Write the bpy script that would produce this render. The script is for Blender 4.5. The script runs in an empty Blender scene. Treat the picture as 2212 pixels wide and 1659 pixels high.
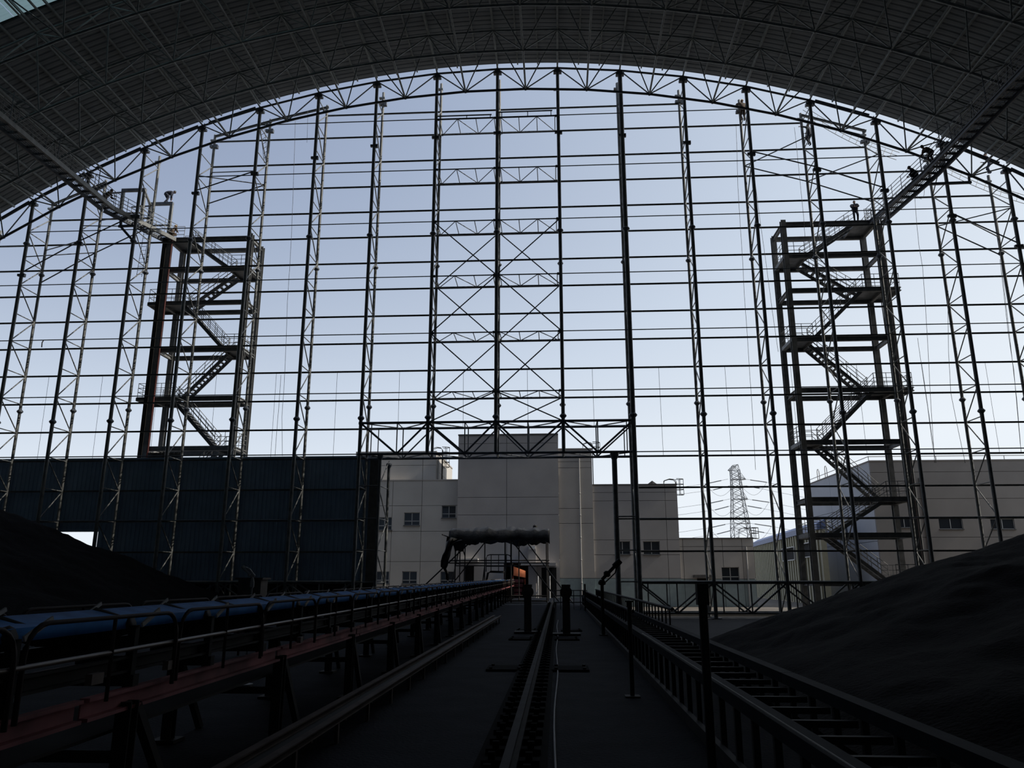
import bpy, bmesh, math, random
from mathutils import Vector, Matrix
random.seed(7)
V = Vector
SC = bpy.context.scene
COL = SC.collection

# ---------------------------------------------------------------- camera
EYE = V((0.0, 0.0, 1.55))
F_PX, YAW, PITCH = 1676.5, 0.0577215, 0.2473902
cam_d = bpy.data.cameras.new('camera')
cam_d.sensor_fit = 'HORIZONTAL'
cam_d.sensor_width = 36.0
cam_d.lens = F_PX * 36.0 / 2212.0
cam_d.clip_start = 0.05
cam_d.clip_end = 2000
cam = bpy.data.objects.new('camera', cam_d)
cam.location = EYE
cam.rotation_euler = (math.pi / 2 + PITCH, 0, YAW)
COL.objects.link(cam)
SC.camera = cam

# ---------------------------------------------------------------- sky, sun, exposure
SUN_AZ, SUN_EL = math.radians(91), math.radians(40)          # from the hall axis (+Y) towards +X
SUN_DIR = V((math.sin(SUN_AZ) * math.cos(SUN_EL), math.cos(SUN_AZ) * math.cos(SUN_EL), math.sin(SUN_EL)))
SKY_STRENGTH = 1.0
SUN_STRENGTH = 4.0
SC.view_settings.view_transform = 'Standard'
SC.view_settings.look = 'None'
SC.view_settings.exposure = 0.0
SC.view_settings.gamma = 1.0
SC.view_settings.use_curve_mapping = False


def build_sky():
    w = bpy.data.worlds.new('sky')
    SC.world = w
    w.use_nodes = True
    nt = w.node_tree
    nt.nodes.clear()
    N, L = nt.nodes.new, nt.links.new

    def math_node(op, a=None, b=None):
        n = N('ShaderNodeMath')
        n.operation = op
        for i, v in enumerate((a, b)):
            if v is None:
                continue
            if isinstance(v, (int, float)):
                n.inputs[i].default_value = v
            else:
                L(v, n.inputs[i])
        return n.outputs[0]
    tc = N('ShaderNodeTexCoord')
    sep = N('ShaderNodeSeparateXYZ')
    L(tc.outputs['Generated'], sep.inputs[0])
    z = math_node('MAXIMUM', sep.outputs[2], 0.0)
    el = math_node('MULTIPLY', math_node('ARCSINE', z), 180 / math.pi)
    base = math_node('ADD', math_node('MULTIPLY', math_node('POWER', math.e, math_node('DIVIDE', el, -17.0)), 1.1), 0.06)
    dot = N('ShaderNodeVectorMath')
    dot.operation = 'DOT_PRODUCT'
    L(tc.outputs['Generated'], dot.inputs[0])
    dot.inputs[1].default_value = SUN_DIR
    half = math_node('MULTIPLY', math_node('ADD', dot.outputs['Value'], 1.0), 0.5)
    glow = math_node('MULTIPLY', math_node('POWER', math_node('MAXIMUM', half, 0.0), 3.0), 0.85)
    lum = math_node('ADD', base, glow)
    ramp = N('ShaderNodeValToRGB')
    L(lum, ramp.inputs[0])
    els = ramp.color_ramp.elements
    els[0].position, els[0].color = 0.15, (0.12, 0.155, 0.29, 1)
    els[1].position, els[1].color = 1.0, (0.84, 0.90, 0.965, 1)
    for p, c in ((0.26, (0.215, 0.27, 0.42)), (0.42, (0.36, 0.435, 0.585)), (0.66, (0.60, 0.685, 0.81)), (0.86, (0.765, 0.835, 0.92))):
        e = els.new(p)
        e.color = (*c, 1)
    bg = N('ShaderNodeBackground')
    L(ramp.outputs[0], bg.inputs[0])
    bg.inputs[1].default_value = SKY_STRENGTH
    out = N('ShaderNodeOutputWorld')
    L(bg.outputs[0], out.inputs[0])


build_sky()
sun_d = bpy.data.lights.new('sun', 'SUN')
sun_d.energy = SUN_STRENGTH
sun_d.angle = math.radians(0.6)
sun_d.color = (1.0, 0.93, 0.82)
sun = bpy.data.objects.new('sun', sun_d)
sun.rotation_euler = SUN_DIR.to_track_quat('Z', 'Y').to_euler()
COL.objects.link(sun)


# ---------------------------------------------------------------- materials
def mat(name, col, rough=0.6, metal=0.0, noise=0.25, scale=3.0, bump=0.0, bscale=20.0, spec=0.4, stretch=None):
    m = bpy.data.materials.new(name)
    m.use_nodes = True
    nt = m.node_tree
    b = nt.nodes['Principled BSDF']
    b.inputs['Roughness'].default_value = rough
    b.inputs['Metallic'].default_value = metal
    b.inputs['Specular IOR Level'].default_value = spec
    N, L = nt.nodes.new, nt.links.new
    tc = N('ShaderNodeTexCoord')
    mp = N('ShaderNodeMapping')
    geo = N('ShaderNodeNewGeometry')
    L(geo.outputs['Position'], mp.inputs[0])
    if stretch:
        mp.inputs['Scale'].default_value = stretch
    nz = N('ShaderNodeTexNoise')
    nz.inputs['Scale'].default_value = scale
    nz.inputs['Detail'].default_value = 5
    L(mp.outputs[0], nz.inputs['Vector'])
    rp = N('ShaderNodeValToRGB')
    rp.color_ramp.elements[0].position = 0.3
    rp.color_ramp.elements[1].position = 0.7
    rp.color_ramp.elements[0].color = (*[c * (1 - noise) for c in col], 1)
    rp.color_ramp.elements[1].color = (*[min(1, c * (1 + noise)) for c in col], 1)
    L(nz.outputs[0], rp.inputs[0])
    L(rp.outputs[0], b.inputs['Base Color'])
    if bump:
        n2 = N('ShaderNodeTexNoise')
        n2.inputs['Scale'].default_value = bscale
        n2.inputs['Detail'].default_value = 6
        L(mp.outputs[0], n2.inputs['Vector'])
        bp = N('ShaderNodeBump')
        bp.inputs['Strength'].default_value = bump
        bp.inputs['Distance'].default_value = 0.05
        L(n2.outputs[0], bp.inputs['Height'])
        L(bp.outputs[0], b.inputs['Normal'])
    return m


M = {
    'steel': mat('blue_grey_steel_paint', (0.16, 0.175, 0.20), 0.5),
    'post': mat('grey_post_paint', (0.20, 0.205, 0.20), 0.5),
    'frame': mat('space_frame_paint', (0.27, 0.295, 0.295), 0.5),
    'tower': mat('tower_steel_paint', (0.20, 0.20, 0.195), 0.55),
    'grate': mat('galvanised_grating', (0.22, 0.23, 0.24), 0.5, 0.3),
    'red_pipe': mat('red_pipe_paint', (0.075, 0.018, 0.017), 0.5),
    'roof': mat('roof_sheet_underside', (0.27, 0.295, 0.315), 0.6, scale=0.4, noise=0.12),
    'clad': mat('blue_green_cladding', (0.36, 0.47, 0.60), 0.5, scale=0.5, noise=0.12),
    'clad_end': mat('brown_grey_flashing', (0.15, 0.14, 0.125), 0.6),
    'floor': mat('coal_dusted_floor', (0.0105, 0.0135, 0.0195), 0.8, scale=1.5, noise=0.35, bump=0.5, bscale=25, spec=0.05),
    'dirt': mat('dark_dirt_floor', (0.012, 0.0115, 0.011), 0.9, scale=0.8, noise=0.4, bump=0.6, bscale=9),
    'yard': mat('coal_stained_yard', (0.12, 0.105, 0.088), 0.9, scale=0.6, noise=0.3, bump=0.4, bscale=5),
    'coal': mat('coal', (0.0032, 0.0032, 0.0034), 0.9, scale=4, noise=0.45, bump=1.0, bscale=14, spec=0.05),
    'wall_warm': mat('warm_grey_render', (0.52, 0.495, 0.46), 0.85, scale=0.5, noise=0.07, bump=0.1),
    'wall_mid': mat('mid_grey_render', (0.39, 0.37, 0.36), 0.85, scale=0.5, noise=0.07, bump=0.1),
    'wall_tan': mat('tan_grey_render', (0.45, 0.42, 0.39), 0.85, scale=0.5, noise=0.07, bump=0.1),
    'wall_brown': mat('brown_grey_render', (0.27, 0.245, 0.225), 0.85, scale=0.5, noise=0.07),
    'wall_white': mat('pale_blue_white_render', (0.50, 0.52, 0.55), 0.85, scale=0.5, noise=0.05),
    'dado': mat('grey_green_dado_paint', (0.26, 0.32, 0.33), 0.7, noise=0.08),
    'joint': mat('dark_joint_filler', (0.10, 0.095, 0.09), 0.9),
    'win_frame': mat('white_window_frame', (0.42, 0.42, 0.41), 0.5, noise=0.05),
    'pipe_white': mat('white_drainpipe', (0.36, 0.355, 0.345), 0.6, noise=0.08),
    'dark': mat('near_black_opening', (0.012, 0.012, 0.013), 0.9),
    'pitch': mat('black_rail_bed', (0.0035, 0.0035, 0.0036), 0.9, spec=0.03),  # rail bed, clips and plates, blacker than the floor around
    'black_steel': mat('blackened_steel', (0.018, 0.017, 0.016), 0.7, spec=0.2),
    'rust': mat('rusty_brown_steel', (0.10, 0.08, 0.07), 0.7, noise=0.4),
    'track': mat('worn_brown_track_steel', (0.115, 0.09, 0.078), 0.75, spec=0.1, noise=0.3),
    'rail': mat('worn_rail_steel', (0.030, 0.030, 0.031), 0.75, spec=0.08),
    'side_beam': mat('beam_sky_sheen', (0.009, 0.013, 0.019), 0.8, spec=0.06),  # bluish sky sheen on the beams is put into their colour
    'belt': mat('belt_cover_sky_sheen', (0.055, 0.20, 0.50), 0.8, spec=0.08, noise=0.25, scale=4),  # strong blue of the cover stands in for sky reflected along it
    'red': mat('faded_red_stringer_paint', (0.26, 0.085, 0.09), 0.7, noise=0.6, scale=2.0),
    'guard': mat('brown_guard_rail_paint', (0.05, 0.038, 0.036), 0.7, spec=0.1),
    'guard_light': mat('tan_mid_rail', (0.16, 0.12, 0.10), 0.45),
    'tarp': mat('black_tarpaulin', (0.008, 0.008, 0.0085), 0.6, noise=0.5, scale=3, bump=0.6, bscale=5),
    'scaffold': mat('scaffold_tube', (0.032, 0.03, 0.029), 0.6, spec=0.2),
    'yellow': mat('cream_profiled_sheet', (0.42, 0.40, 0.29), 0.6, noise=0.06),
    'blue_trim': mat('blue_roof_trim', (0.14, 0.19, 0.36), 0.5, noise=0.1),
    'pylon': mat('galvanised_pylon', (0.20, 0.21, 0.22), 0.6),
    'wire': mat('dark_wire', (0.10, 0.10, 0.11), 0.6),
    'orange': mat('orange_machine_paint', (0.50, 0.24, 0.16), 0.6, noise=0.15),
    'white': mat('worn_white_paint', (0.6, 0.6, 0.58), 0.6),
    'cloth': mat('navy_work_cloth', (0.045, 0.05, 0.07), 0.9),
    'cloth2': mat('brown_work_cloth', (0.11, 0.08, 0.06), 0.9),
    'skin': mat('skin', (0.38, 0.23, 0.16), 0.6, noise=0.05),
    'helmet': mat('yellow_helmet', (0.65, 0.42, 0.12), 0.4, noise=0.05),
    'hair': mat('black_hair', (0.02, 0.018, 0.016), 0.6),
    'concrete': mat('pale_concrete', (0.42, 0.40, 0.37), 0.85, noise=0.15),
}


def glass_mat():
    m = bpy.data.materials.new('dark_window_glass')
    m.use_nodes = True
    b = m.node_tree.nodes['Principled BSDF']
    b.inputs['Base Color'].default_value = (0.03, 0.034, 0.04, 1)
    b.inputs['Roughness'].default_value = 0.08
    return m


def skylight_mat():
    m = bpy.data.materials.new('teal_translucent_sheet')
    m.use_nodes = True
    nt = m.node_tree
    nt.nodes.clear()
    N, L = nt.nodes.new, nt.links.new
    t = N('ShaderNodeBsdfTranslucent')
    t.inputs[0].default_value = (0.24, 0.35, 0.36, 1)
    d = N('ShaderNodeBsdfDiffuse')
    d.inputs[0].default_value = (0.2, 0.27, 0.27, 1)
    x = N('ShaderNodeMixShader')
    x.inputs[0].default_value = 0.25
    o = N('ShaderNodeOutputMaterial')
    L(t.outputs[0], x.inputs[1])
    L(d.outputs[0], x.inputs[2])
    L(x.outputs[0], o.inputs[0])
    return m


M['glass'] = glass_mat()
M['skylight'] = skylight_mat()


# ---------------------------------------------------------------- building helpers
def at(x, y, Y):
    """The point of the place seen at photo pixel (x, y), at distance Y along the hall (from the camera fit)."""
    u, v = (x - 1106.0) / F_PX, (829.5 - y) / F_PX
    cy, sy, cp, sp = math.cos(YAW), math.sin(YAW), math.cos(PITCH), math.sin(PITCH)
    f = V((-sy * cp, cy * cp, sp))
    r = V((cy, sy, 0))
    d = f + r * u + r.cross(f) * v
    return EYE + d * (Y / d.y)


_profiles = {}


def unit_mesh(shape, m):
    key = (shape, m)
    if key in _profiles:
        return _profiles[key]
    if shape.startswith('pipe'):
        n = int(shape[4:])
        ring = [(math.cos(2 * math.pi * i / n), math.sin(2 * math.pi * i / n)) for i in range(n)]
    elif shape == 'box':
        ring = [(-.5, -.5), (.5, -.5), (.5, .5), (-.5, .5)]
    elif shape == 'ibeam':
        t, w = .10, .07
        ring = [(-.5, -.5), (.5, -.5), (.5, -.5 + t), (w, -.5 + t), (w, .5 - t), (.5, .5 - t), (.5, .5), (-.5, .5), (-.5, .5 - t), (-w, .5 - t), (-w, -.5 + t), (-.5, -.5 + t)]
    elif shape == 'channel':
        t = .16
        ring = [(-.5, -.5), (.5, -.5), (.5, -.5 + t), (-.5 + t, -.5 + t), (-.5 + t, .5 - t), (.5, .5 - t), (.5, .5), (-.5, .5)]
    n = len(ring)
    me = bpy.data.meshes.new(shape)
    vs = [(x, y, 0) for x, y in ring] + [(x, y, 1) for x, y in ring]
    fs = [(i, (i + 1) % n, n + (i + 1) % n, n + i) for i in range(n)] + [tuple(range(n))[::-1], tuple(range(n, 2 * n))]
    me.from_pydata(vs, [], fs)
    if shape.startswith('pipe'):
        for p in me.polygons[:n]:
            p.use_smooth = True
    me.materials.append(M[m])
    _profiles[key] = me
    return me


def base_of(parent):
    """World position of a parent's origin (every parent here is unrotated and unscaled)."""
    p = V((0, 0, 0))
    while parent is not None:
        p = p + parent.location
        parent = parent.parent
    return p


def tag(o, label=None, cat=None, group=None, kind=None):
    for k, v in (('label', label), ('category', cat), ('group', group), ('kind', kind)):
        if v:
            o[k] = v
    return o


def thing(name, label, cat, loc=(0, 0, 0), group=None, kind=None):
    o = bpy.data.objects.new(name, None)
    o.empty_display_size = 0.2
    o.location = loc
    COL.objects.link(o)
    return tag(o, label, cat, group, kind)


def obj(name, me, parent=None, label=None, loc=None):
    o = bpy.data.objects.new(name, me)
    if parent is not None:
        o.parent = parent
    if loc is not None:
        o.location = loc
    COL.objects.link(o)
    if label:
        o['label'] = label
    return o


def axes(a, b):
    z = (b - a)
    ln = z.length
    z = z / ln
    if abs(z.z) > 0.98:
        x = V((1, 0, 0)) - z * z.x
    else:
        x = V((0, 0, 1)).cross(z) * -1
    x.normalize()
    return x, z.cross(x), z, ln


def bar(parent, name, a, b, w, h=None, m='steel', shape='pipe8', label=None, base=None):
    """A straight member from a to b (world points). Pipes: w = radius. Boxes: w = width across, h = height."""
    a, b = V(a), V(b)
    x, y, z, ln = axes(a, b)
    h = w if h is None else h
    if base is None:
        base = base_of(parent)
    o = bpy.data.objects.new(name, unit_mesh(shape, m))
    o.parent = parent
    t = a - base
    o.matrix_basis = Matrix(((x.x * w, y.x * h, z.x * ln, t.x), (x.y * w, y.y * h, z.y * ln, t.y), (x.z * w, y.z * h, z.z * ln, t.z), (0, 0, 0, 1)))
    COL.objects.link(o)
    if label:
        o['label'] = label
    return o


class MB:
    """Collects shapes and links them as one mesh object."""
    def __init__(s):
        s.v, s.f, s.sm = [], [], []

    def add(s, vs, fs, smooth=False):
        n = len(s.v)
        s.v += [V(p) for p in vs]
        s.f += [tuple(i + n for i in f) for f in fs]
        s.sm += [smooth] * len(fs)
        return s

    def box(s, lo, hi):
        (x0, y0, z0), (x1, y1, z1) = lo, hi
        return s.add([(x0, y0, z0), (x1, y0, z0), (x1, y1, z0), (x0, y1, z0), (x0, y0, z1), (x1, y0, z1), (x1, y1, z1), (x0, y1, z1)],
                     [(3, 2, 1, 0), (4, 5, 6, 7), (0, 1, 5, 4), (1, 2, 6, 5), (2, 3, 7, 6), (3, 0, 4, 7)])

    def bar(s, a, b, w, h=None, shape='pipe8'):
        a, b = V(a), V(b)
        x, y, z, ln = axes(a, b)
        h = w if h is None else h
        me = unit_mesh(shape, 'steel')
        return s.add([a + x * (v.co.x * w) + y * (v.co.y * h) + z * (v.co.z * ln) for v in me.vertices], [tuple(p.vertices) for p in me.polygons], shape.startswith('pipe'))

    def tube(s, pts, r, n=6):
        pts = [V(p) for p in pts]
        rings = []
        for i, p in enumerate(pts):
            d = (pts[min(i + 1, len(pts) - 1)] - pts[max(i - 1, 0)]).normalized()
            x = d.cross(V((0, 0, 1)) if abs(d.z) < .9 else V((1, 0, 0))).normalized()
            y = d.cross(x)
            rings.append([p + (x * math.cos(2 * math.pi * k / n) + y * math.sin(2 * math.pi * k / n)) * r for k in range(n)])
        vs = [q for ring in rings for q in ring]
        fs = [(i * n + k, i * n + (k + 1) % n, (i + 1) * n + (k + 1) % n, (i + 1) * n + k) for i in range(len(pts) - 1) for k in range(n)]
        fs += [tuple(range(n))[::-1], tuple(range((len(pts) - 1) * n, len(pts) * n))]
        return s.add(vs, fs, True)

    def lathe(s, c, prof, n=12, axis='Z'):
        c = V(c)
        vs = []
        for r, h in prof:
            for k in range(n):
                u, w = r * math.cos(2 * math.pi * k / n), r * math.sin(2 * math.pi * k / n)
                vs.append(c + (V((u, w, h)) if axis == 'Z' else V((u, h, w)) if axis == 'Y' else V((h, u, w))))
        fs = [(i * n + k, i * n + (k + 1) % n, (i + 1) * n + (k + 1) % n, (i + 1) * n + k) for i in range(len(prof) - 1) for k in range(n)]
        fs += [tuple(range(n))[::-1], tuple(range((len(prof) - 1) * n, len(prof) * n))]
        return s.add(vs, fs, False)

    def mesh(s, name, m, base=(0, 0, 0)):
        base = V(base)
        me = bpy.data.meshes.new(name)
        me.from_pydata([p - base for p in s.v], [], s.f)
        for p, k in zip(me.polygons, s.sm):
            p.use_smooth = k
        me.materials.append(M[m])
        me.update()
        return me

    def build(s, name, m, parent=None, label=None, cat=None, group=None, kind=None, base=None):
        if parent is not None:
            o = obj(name, s.mesh(name, m, base_of(parent)), parent)
        else:
            b = V(base) if base is not None else V((0, 0, 0))
            o = obj(name, s.mesh(name, m, b), None, loc=b)
        return tag(o, label, cat, group, kind)


_ball = {}


def ball(parent, name, p, r, m='steel'):
    if m not in _ball:
        bm = bmesh.new()
        bmesh.ops.create_icosphere(bm, subdivisions=1, radius=1)
        me = bpy.data.meshes.new('ball')
        bm.to_mesh(me)
        bm.free()
        for q in me.polygons:
            q.use_smooth = True
        me.materials.append(M[m])
        _ball[m] = me
    o = bpy.data.objects.new(name, _ball[m])
    o.parent = parent
    o.location = V(p) - base_of(parent)
    o.scale = (r, r, r)
    COL.objects.link(o)
    return o


ORD = ['first', 'second', 'third', 'fourth', 'fifth', 'sixth', 'seventh', 'eighth', 'ninth', 'tenth', 'eleventh', 'twelfth', 'thirteenth', 'fourteenth']

# ---------------------------------------------------------------- the hall: constants of the vault
CX, CZ, RT, RB, RR = -3.17, -29.82, 68.15, 64.95, 68.78
YF, YR = 50.0, 52.05             # inner and outer layer of the gable frame
BAY = 4.15                       # space-frame bay along the hall
LOW = -0.75                      # level of the ground beside the raised middle strip
PX = {-8: -38.17, -7: -34.23, -6: -30.19, -5: -25.98, -4: -21.71, -3: -17.32, -2: -12.96, -1: -8.46, 0: -3.96, 1: 0.47, 2: 5.03, 3: 9.58, 4: 14.02, 5: 18.42, 6: 22.82, 7: 27.06, 8: 31.11}
ANG = {k: math.asin((x - CX) / RT) for k, x in PX.items()}
STEP = math.radians(3.8)
for k in range(9, 17):
    ANG[k] = ANG[k - 1] + STEP
    ANG[-k] = ANG[1 - k] - STEP
for k in (-10, -9, 9):
    PX[k] = CX + RT * math.sin(ANG[k])


def arc(r, a, y):
    return V((CX + r * math.sin(a), y, CZ + r * math.cos(a)))


def mid(k):
    return (ANG[k] + ANG[k + 1]) / 2


def ztop(x, r=RT):
    return CZ + math.sqrt(max(0.0, r * r - (x - CX) ** 2))


# floor, lower floor, yard
MB().box((-66, -32, -1.6), (2.55, 54, 0)).box((-7, 54, -1.6), (2.55, 71.9, 0)).build('floor', 'floor', kind='structure')
MB().box((2.55, -32, -1.6), (62, 54, LOW)).build('floor', 'dirt', kind='structure')
MB().box((-400, 54, -2.6), (400, 520, LOW - 0.02)).build('ground', 'yard', kind='structure')
MB().box((2.55, 53.6, LOW), (60, 54.1, LOW + .22)).build('trim_1', 'concrete', kind='structure', label=None)
MB().box((-68, -34, -3), (-66, 54, -0.2)).box((62, -34, -3), (66, 54, -0.2)).build('ground', 'yard', kind='structure')

# vault sheeting: profiled sheets with the ribs across the hall
A0, A1 = math.radians(-64.2), math.radians(64.2)
SKY_Y0, SKY_Y1, SKY_A0, SKY_A1 = 33.1, 36.55, math.radians(-46), math.radians(-9)


def sheet(mb, ys, a0, a1, n, r=RR, rib=0.0):
    """Two-sided curved sheet; every third and fourth line of ys stands proud by rib."""
    rows = []
    for j, y in enumerate(ys):
        rr = r + (rib if j % 4 in (1, 2) else 0)
        rows.append([arc(rr, a0 + (a1 - a0) * i / n, y) for i in range(n + 1)])
    vs = [p for row in rows for p in row]
    m_ = n + 1
    fs = [(j * m_ + i, (j + 1) * m_ + i, (j + 1) * m_ + i + 1, j * m_ + i + 1) for j in range(len(ys) - 1) for i in range(n)]
    mb.add(vs, fs)


def rib_lines(y0, y1, pitch=0.42):
    ys, y = [], y0
    while y < y1 - 1e-6:
        ys += [y, y + .06, y + .15, y + .21]
        y += pitch
    return ys + [y1]


mb = MB()
sheet(mb, [-32, -10, 10, 24], A0, A1, 96)
sheet(mb, rib_lines(24, SKY_Y0), A0, A1, 96, rib=.03)
sheet(mb, rib_lines(SKY_Y0, SKY_Y1), A0, SKY_A0, 14, rib=.03)
sheet(mb, rib_lines(SKY_Y0, SKY_Y1), SKY_A1, A1, 56, rib=.03)
sheet(mb, rib_lines(SKY_Y1, 50.25), A0, A1, 110, rib=.03)
ceiling = mb.build('ceiling', 'roof', kind='structure')
for i in range(10):      # translucent strip
    a, b = SKY_A0 + (SKY_A1 - SKY_A0) * i / 10, SKY_A0 + (SKY_A1 - SKY_A0) * (i + 1) / 10
    mb = MB()
    sheet(mb, rib_lines(SKY_Y0, SKY_Y1), a, b - .0006, 4, rib=.03)
    mb.build('skylight_panel', 'skylight', ceiling)
# purlins, three to a bay, under the sheeting
for k in range(-12, 12):
    for t in (0, 1 / 3, 2 / 3):
        a = ANG[k] + (ANG[k + 1] - ANG[k]) * t
        bar(ceiling, 'purlin', arc(RR - .1, a, 20), arc(RR - .1, a, 50.2), .09, .16, 'frame', 'box')

# end walls of the hall behind the camera
mb = MB()
pts = [arc(RR, A0 + (A1 - A0) * i / 60, -31.8) for i in range(61)]
mb.add(pts + [p + V((0, -.2, 0)) for p in pts], [tuple(range(61))[::-1], tuple(range(61, 122))])
mb.build('wall_back', 'clad', kind='structure')

# ---------------------------------------------------------------- gable arch (last row of the space frame)
arch = thing('arch_truss', 'curved tubular arch truss along the open end of the vault, carrying the gable columns', 'truss', arc(RT, ANG[0], YF))
KR = range(-12, 12)
for k in KR:
    bar(arch, 'top_chord', arc(RT, ANG[k], YF), arc(RT, ANG[k + 1], YF), .075, m='steel')
    b = arc(RB, mid(k), YF - BAY / 2)
    bar(arch, 'web_rod', b, arc(RT, ANG[k], YF), .045, m='steel')
    bar(arch, 'web_rod', b, arc(RT, ANG[k + 1], YF), .045, m='steel')
    ball(arch, 'node_ball', b, .14)
    ball(arch, 'node_ball', arc(RT, ANG[k], YF), .13)
    if k > -12:
        bar(arch, 'bottom_chord', arc(RB, mid(k - 1), YF - BAY / 2), b, .085, m='steel')
    # eave purlin carried on stubs beyond the top chord
    if k in (-9, -8, -7, -6, -5, 5, 7, 8, 9):
        bar(arch, 'edge_purlin', arc(RT + .3, ANG[k] + .006, YF + .25), arc(RT + .33, ANG[k + 1] - .006, YF + .25), .06, .14, 'steel', 'box')
        for t in (0.02, .98):
            a = ANG[k] + (ANG[k + 1] - ANG[k]) * t
            bar(arch, 'stub', arc(RT, a, YF), arc(RT + .33, a, YF + .25), .035)

# ---------------------------------------------------------------- space frame of the vault behind that arch
frame = thing('space_frame', 'double layer tubular space frame of struts under the dark vault roof', 'space frame', arc(RT, ANG[0], YF - BAY))
rest = MB()
for row in range(0, 8):
    y_t, y_t2 = YF - BAY * row, YF - BAY * (row + 1)
    y_b = y_t - BAY / 2
    single = row < 4
    for k in KR:
        seen = single and -11 <= k <= 10
        t0, t1 = arc(RT, ANG[k], y_t2), arc(RT, ANG[k + 1], y_t2)
        b = arc(RB, mid(k), y_b)
        todo = [('top_chord', t0, t1, .07), ('web_rod', b, t0, .042), ('web_rod', b, t1, .042), ('long_chord', arc(RT, ANG[k], y_t), t0, .06),
                ('bottom_long_chord', b, arc(RB, mid(k), y_b - BAY), .065)]
        if row > 0:
            todo += [('web_rod', b, arc(RT, ANG[k], y_t), .042), ('web_rod', b, arc(RT, ANG[k + 1], y_t), .042)]
            if k > -12:
                todo.append(('bottom_chord', arc(RB, mid(k - 1), y_b), b, .08))
        for n, p, q, r in todo:
            if seen and not (n == 'web_rod' and row == 3):
                bar(frame, n, p, q, r, m='frame')
            else:
                rest.bar(p, q, r, shape='pipe6')
        if seen and row > 0:
            ball(frame, 'node_ball', b, .13, 'frame')
rest.build('far_struts', 'frame', frame, kind='stuff')

# ---------------------------------------------------------------- lattice columns of the gable
FLEV = [1.41, 5.32, 9.58, 13.72, 17.85, 21.99, 26.12, 30.19, 34.3]             # inner girts
RLEV = [3.36, 5.42, 7.5, 9.6, 11.65, 13.7, 15.77, 17.82, 19.86, 21.9, 23.95, 26.0, 28.03, 30.1, 32.15, 34.3, 36.25]    # outer girts
LACE = [1.41, 3.36, 5.38, 7.5, 9.58, 11.66, 13.72, 15.78, 17.85, 19.9, 21.99, 24.0, 26.12, 28.1, 30.19, 32.2, 34.3, 36.3]
RTOP = {-9: 27.3, -8: 29.5, -7: 31.3, -6: 33.2, -5: 34.9, -4: 36.1, -3: 37.15, -2: 38.1, -1: 38.7, 0: 38.85, 1: 38.35, 2: 38.2, 3: 37.4, 4: 36.4, 5: 35.1, 6: 33.6, 7: 31.4, 8: 29.6, 9: 27.6}


def side_words(k):
    if k < -2:
        return f'{ORD[-3 - k]} lattice column outside the portal doorway on the cladding wall side'
    if k > 2:
        return f'{ORD[k - 3]} lattice column outside the portal doorway on the bare frame side'
    return {-2: 'lattice column at the cladding end of the portal truss, lit lacing between its posts',
            -1: 'slim lattice column standing on the portal truss, second from its cladding end',
            0: 'heavy double column standing on the middle of the portal truss',
            1: 'slim single column standing on the portal truss nearest its bare end',
            2: 'thick dark column pair at the bare frame end of the portal truss'}[k]


for k in range(-9, 10):
    x = PX[k]
    z0 = 9.58 if k in (-1, 0, 1) else (0.0 if k < 0 else LOW)
    zt, zr = ztop(x) - .15, RTOP[k]
    c = thing('lattice_column', side_words(k), 'column', (x, YF, z0), 'gable columns')
    rf, rr_ = (.12, .10) if k != 2 else (.16, .14)
    xr = x - (.10 if k == 0 else 0)
    bar(c, 'front_post', (x, YF, z0), (x, YF, zt), rf, m='post', shape='pipe12')
    bar(c, 'rear_post', (x, YR, z0), (x, YR, zr), rr_, m='post', shape='pipe12')
    levs = [z for z in LACE if z >= z0 - .1 and z < min(zt, zr) - .3]
    first_front = LACE.index(levs[0]) % 2 == 0
    for j, z in enumerate(levs):
        on_front = (LACE.index(z) % 2 == 0)
        bar(c, 'lacing_strut', (x, YF, z), (x, YR, z), .035, m='post', shape='pipe6')
        zn = levs[j + 1] if j + 1 < len(levs) else None
        if zn:
            bar(c, 'lacing_diagonal', (x, YF if on_front else YR, z + .05), (x, YR if on_front else YF, zn - .05), .04, m='post', shape='pipe6')
    if z0 < 5:
        bar(c, 'lacing_diagonal', (x, YF, 1.3), (x, YR, z0 + .1), .04, m='post', shape='pipe6')
    for zf, yy, r in ((12.0, YF, rf), (25.2, YF, rf), (23.6, YR, rr_), (13.2, YR, rr_)):
        if z0 < zf < min(zt, zr) - 1:
            fl = MB().lathe((x, yy, zf), [(r, -.16), (r + .11, -.03), (r + .11, .03), (r, .16)], 10)
            fl.build('splice_flange', 'steel', c)
    MB().box((x - .3, YF - .16, zt - .28), (x + .3, YF + .16, zt - .1)).box((x - .16, YF - .1, zt - .1), (x + .16, YF + .1, zt + .1)).build('head_bracket', 'steel', c)
    zb = ztop(x, RB) - 2.2
    MB().box((x - .27, YF - .09, zb), (x - .1, YF + .09, zb + .16)).box((x + .1, YF - .1, zb - .06), (x + .27, YF + .1, zb + .18)).build('side_bracket', 'steel', c)
    if k in (-5, -4, -2, 3, 4, 6, 7):
        zc = zr - 1.1
        MB().box((x - .3, YR - .14, zc), (x - .08, YR + .14, zc + .2)).box((x + .08, YR - .14, zc - .05), (x + .3, YR + .14, zc + .22)).build('side_bracket', 'steel', c)
    if abs(k) != 0:
        MB().box((x - .3, YR - .1, zr - .55), (x + .12, YR + .1, zr - .42)).build('top_cleat', 'post', c)
    if z0 < 5:
        MB().box((x - .3, YF - .3, z0), (x + .3, YF + .3, z0 + .06)).box((x - .3, YR - .3, z0), (x + .3, YR + .3, z0 + .06)).build('base_plate', 'steel', c)


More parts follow.
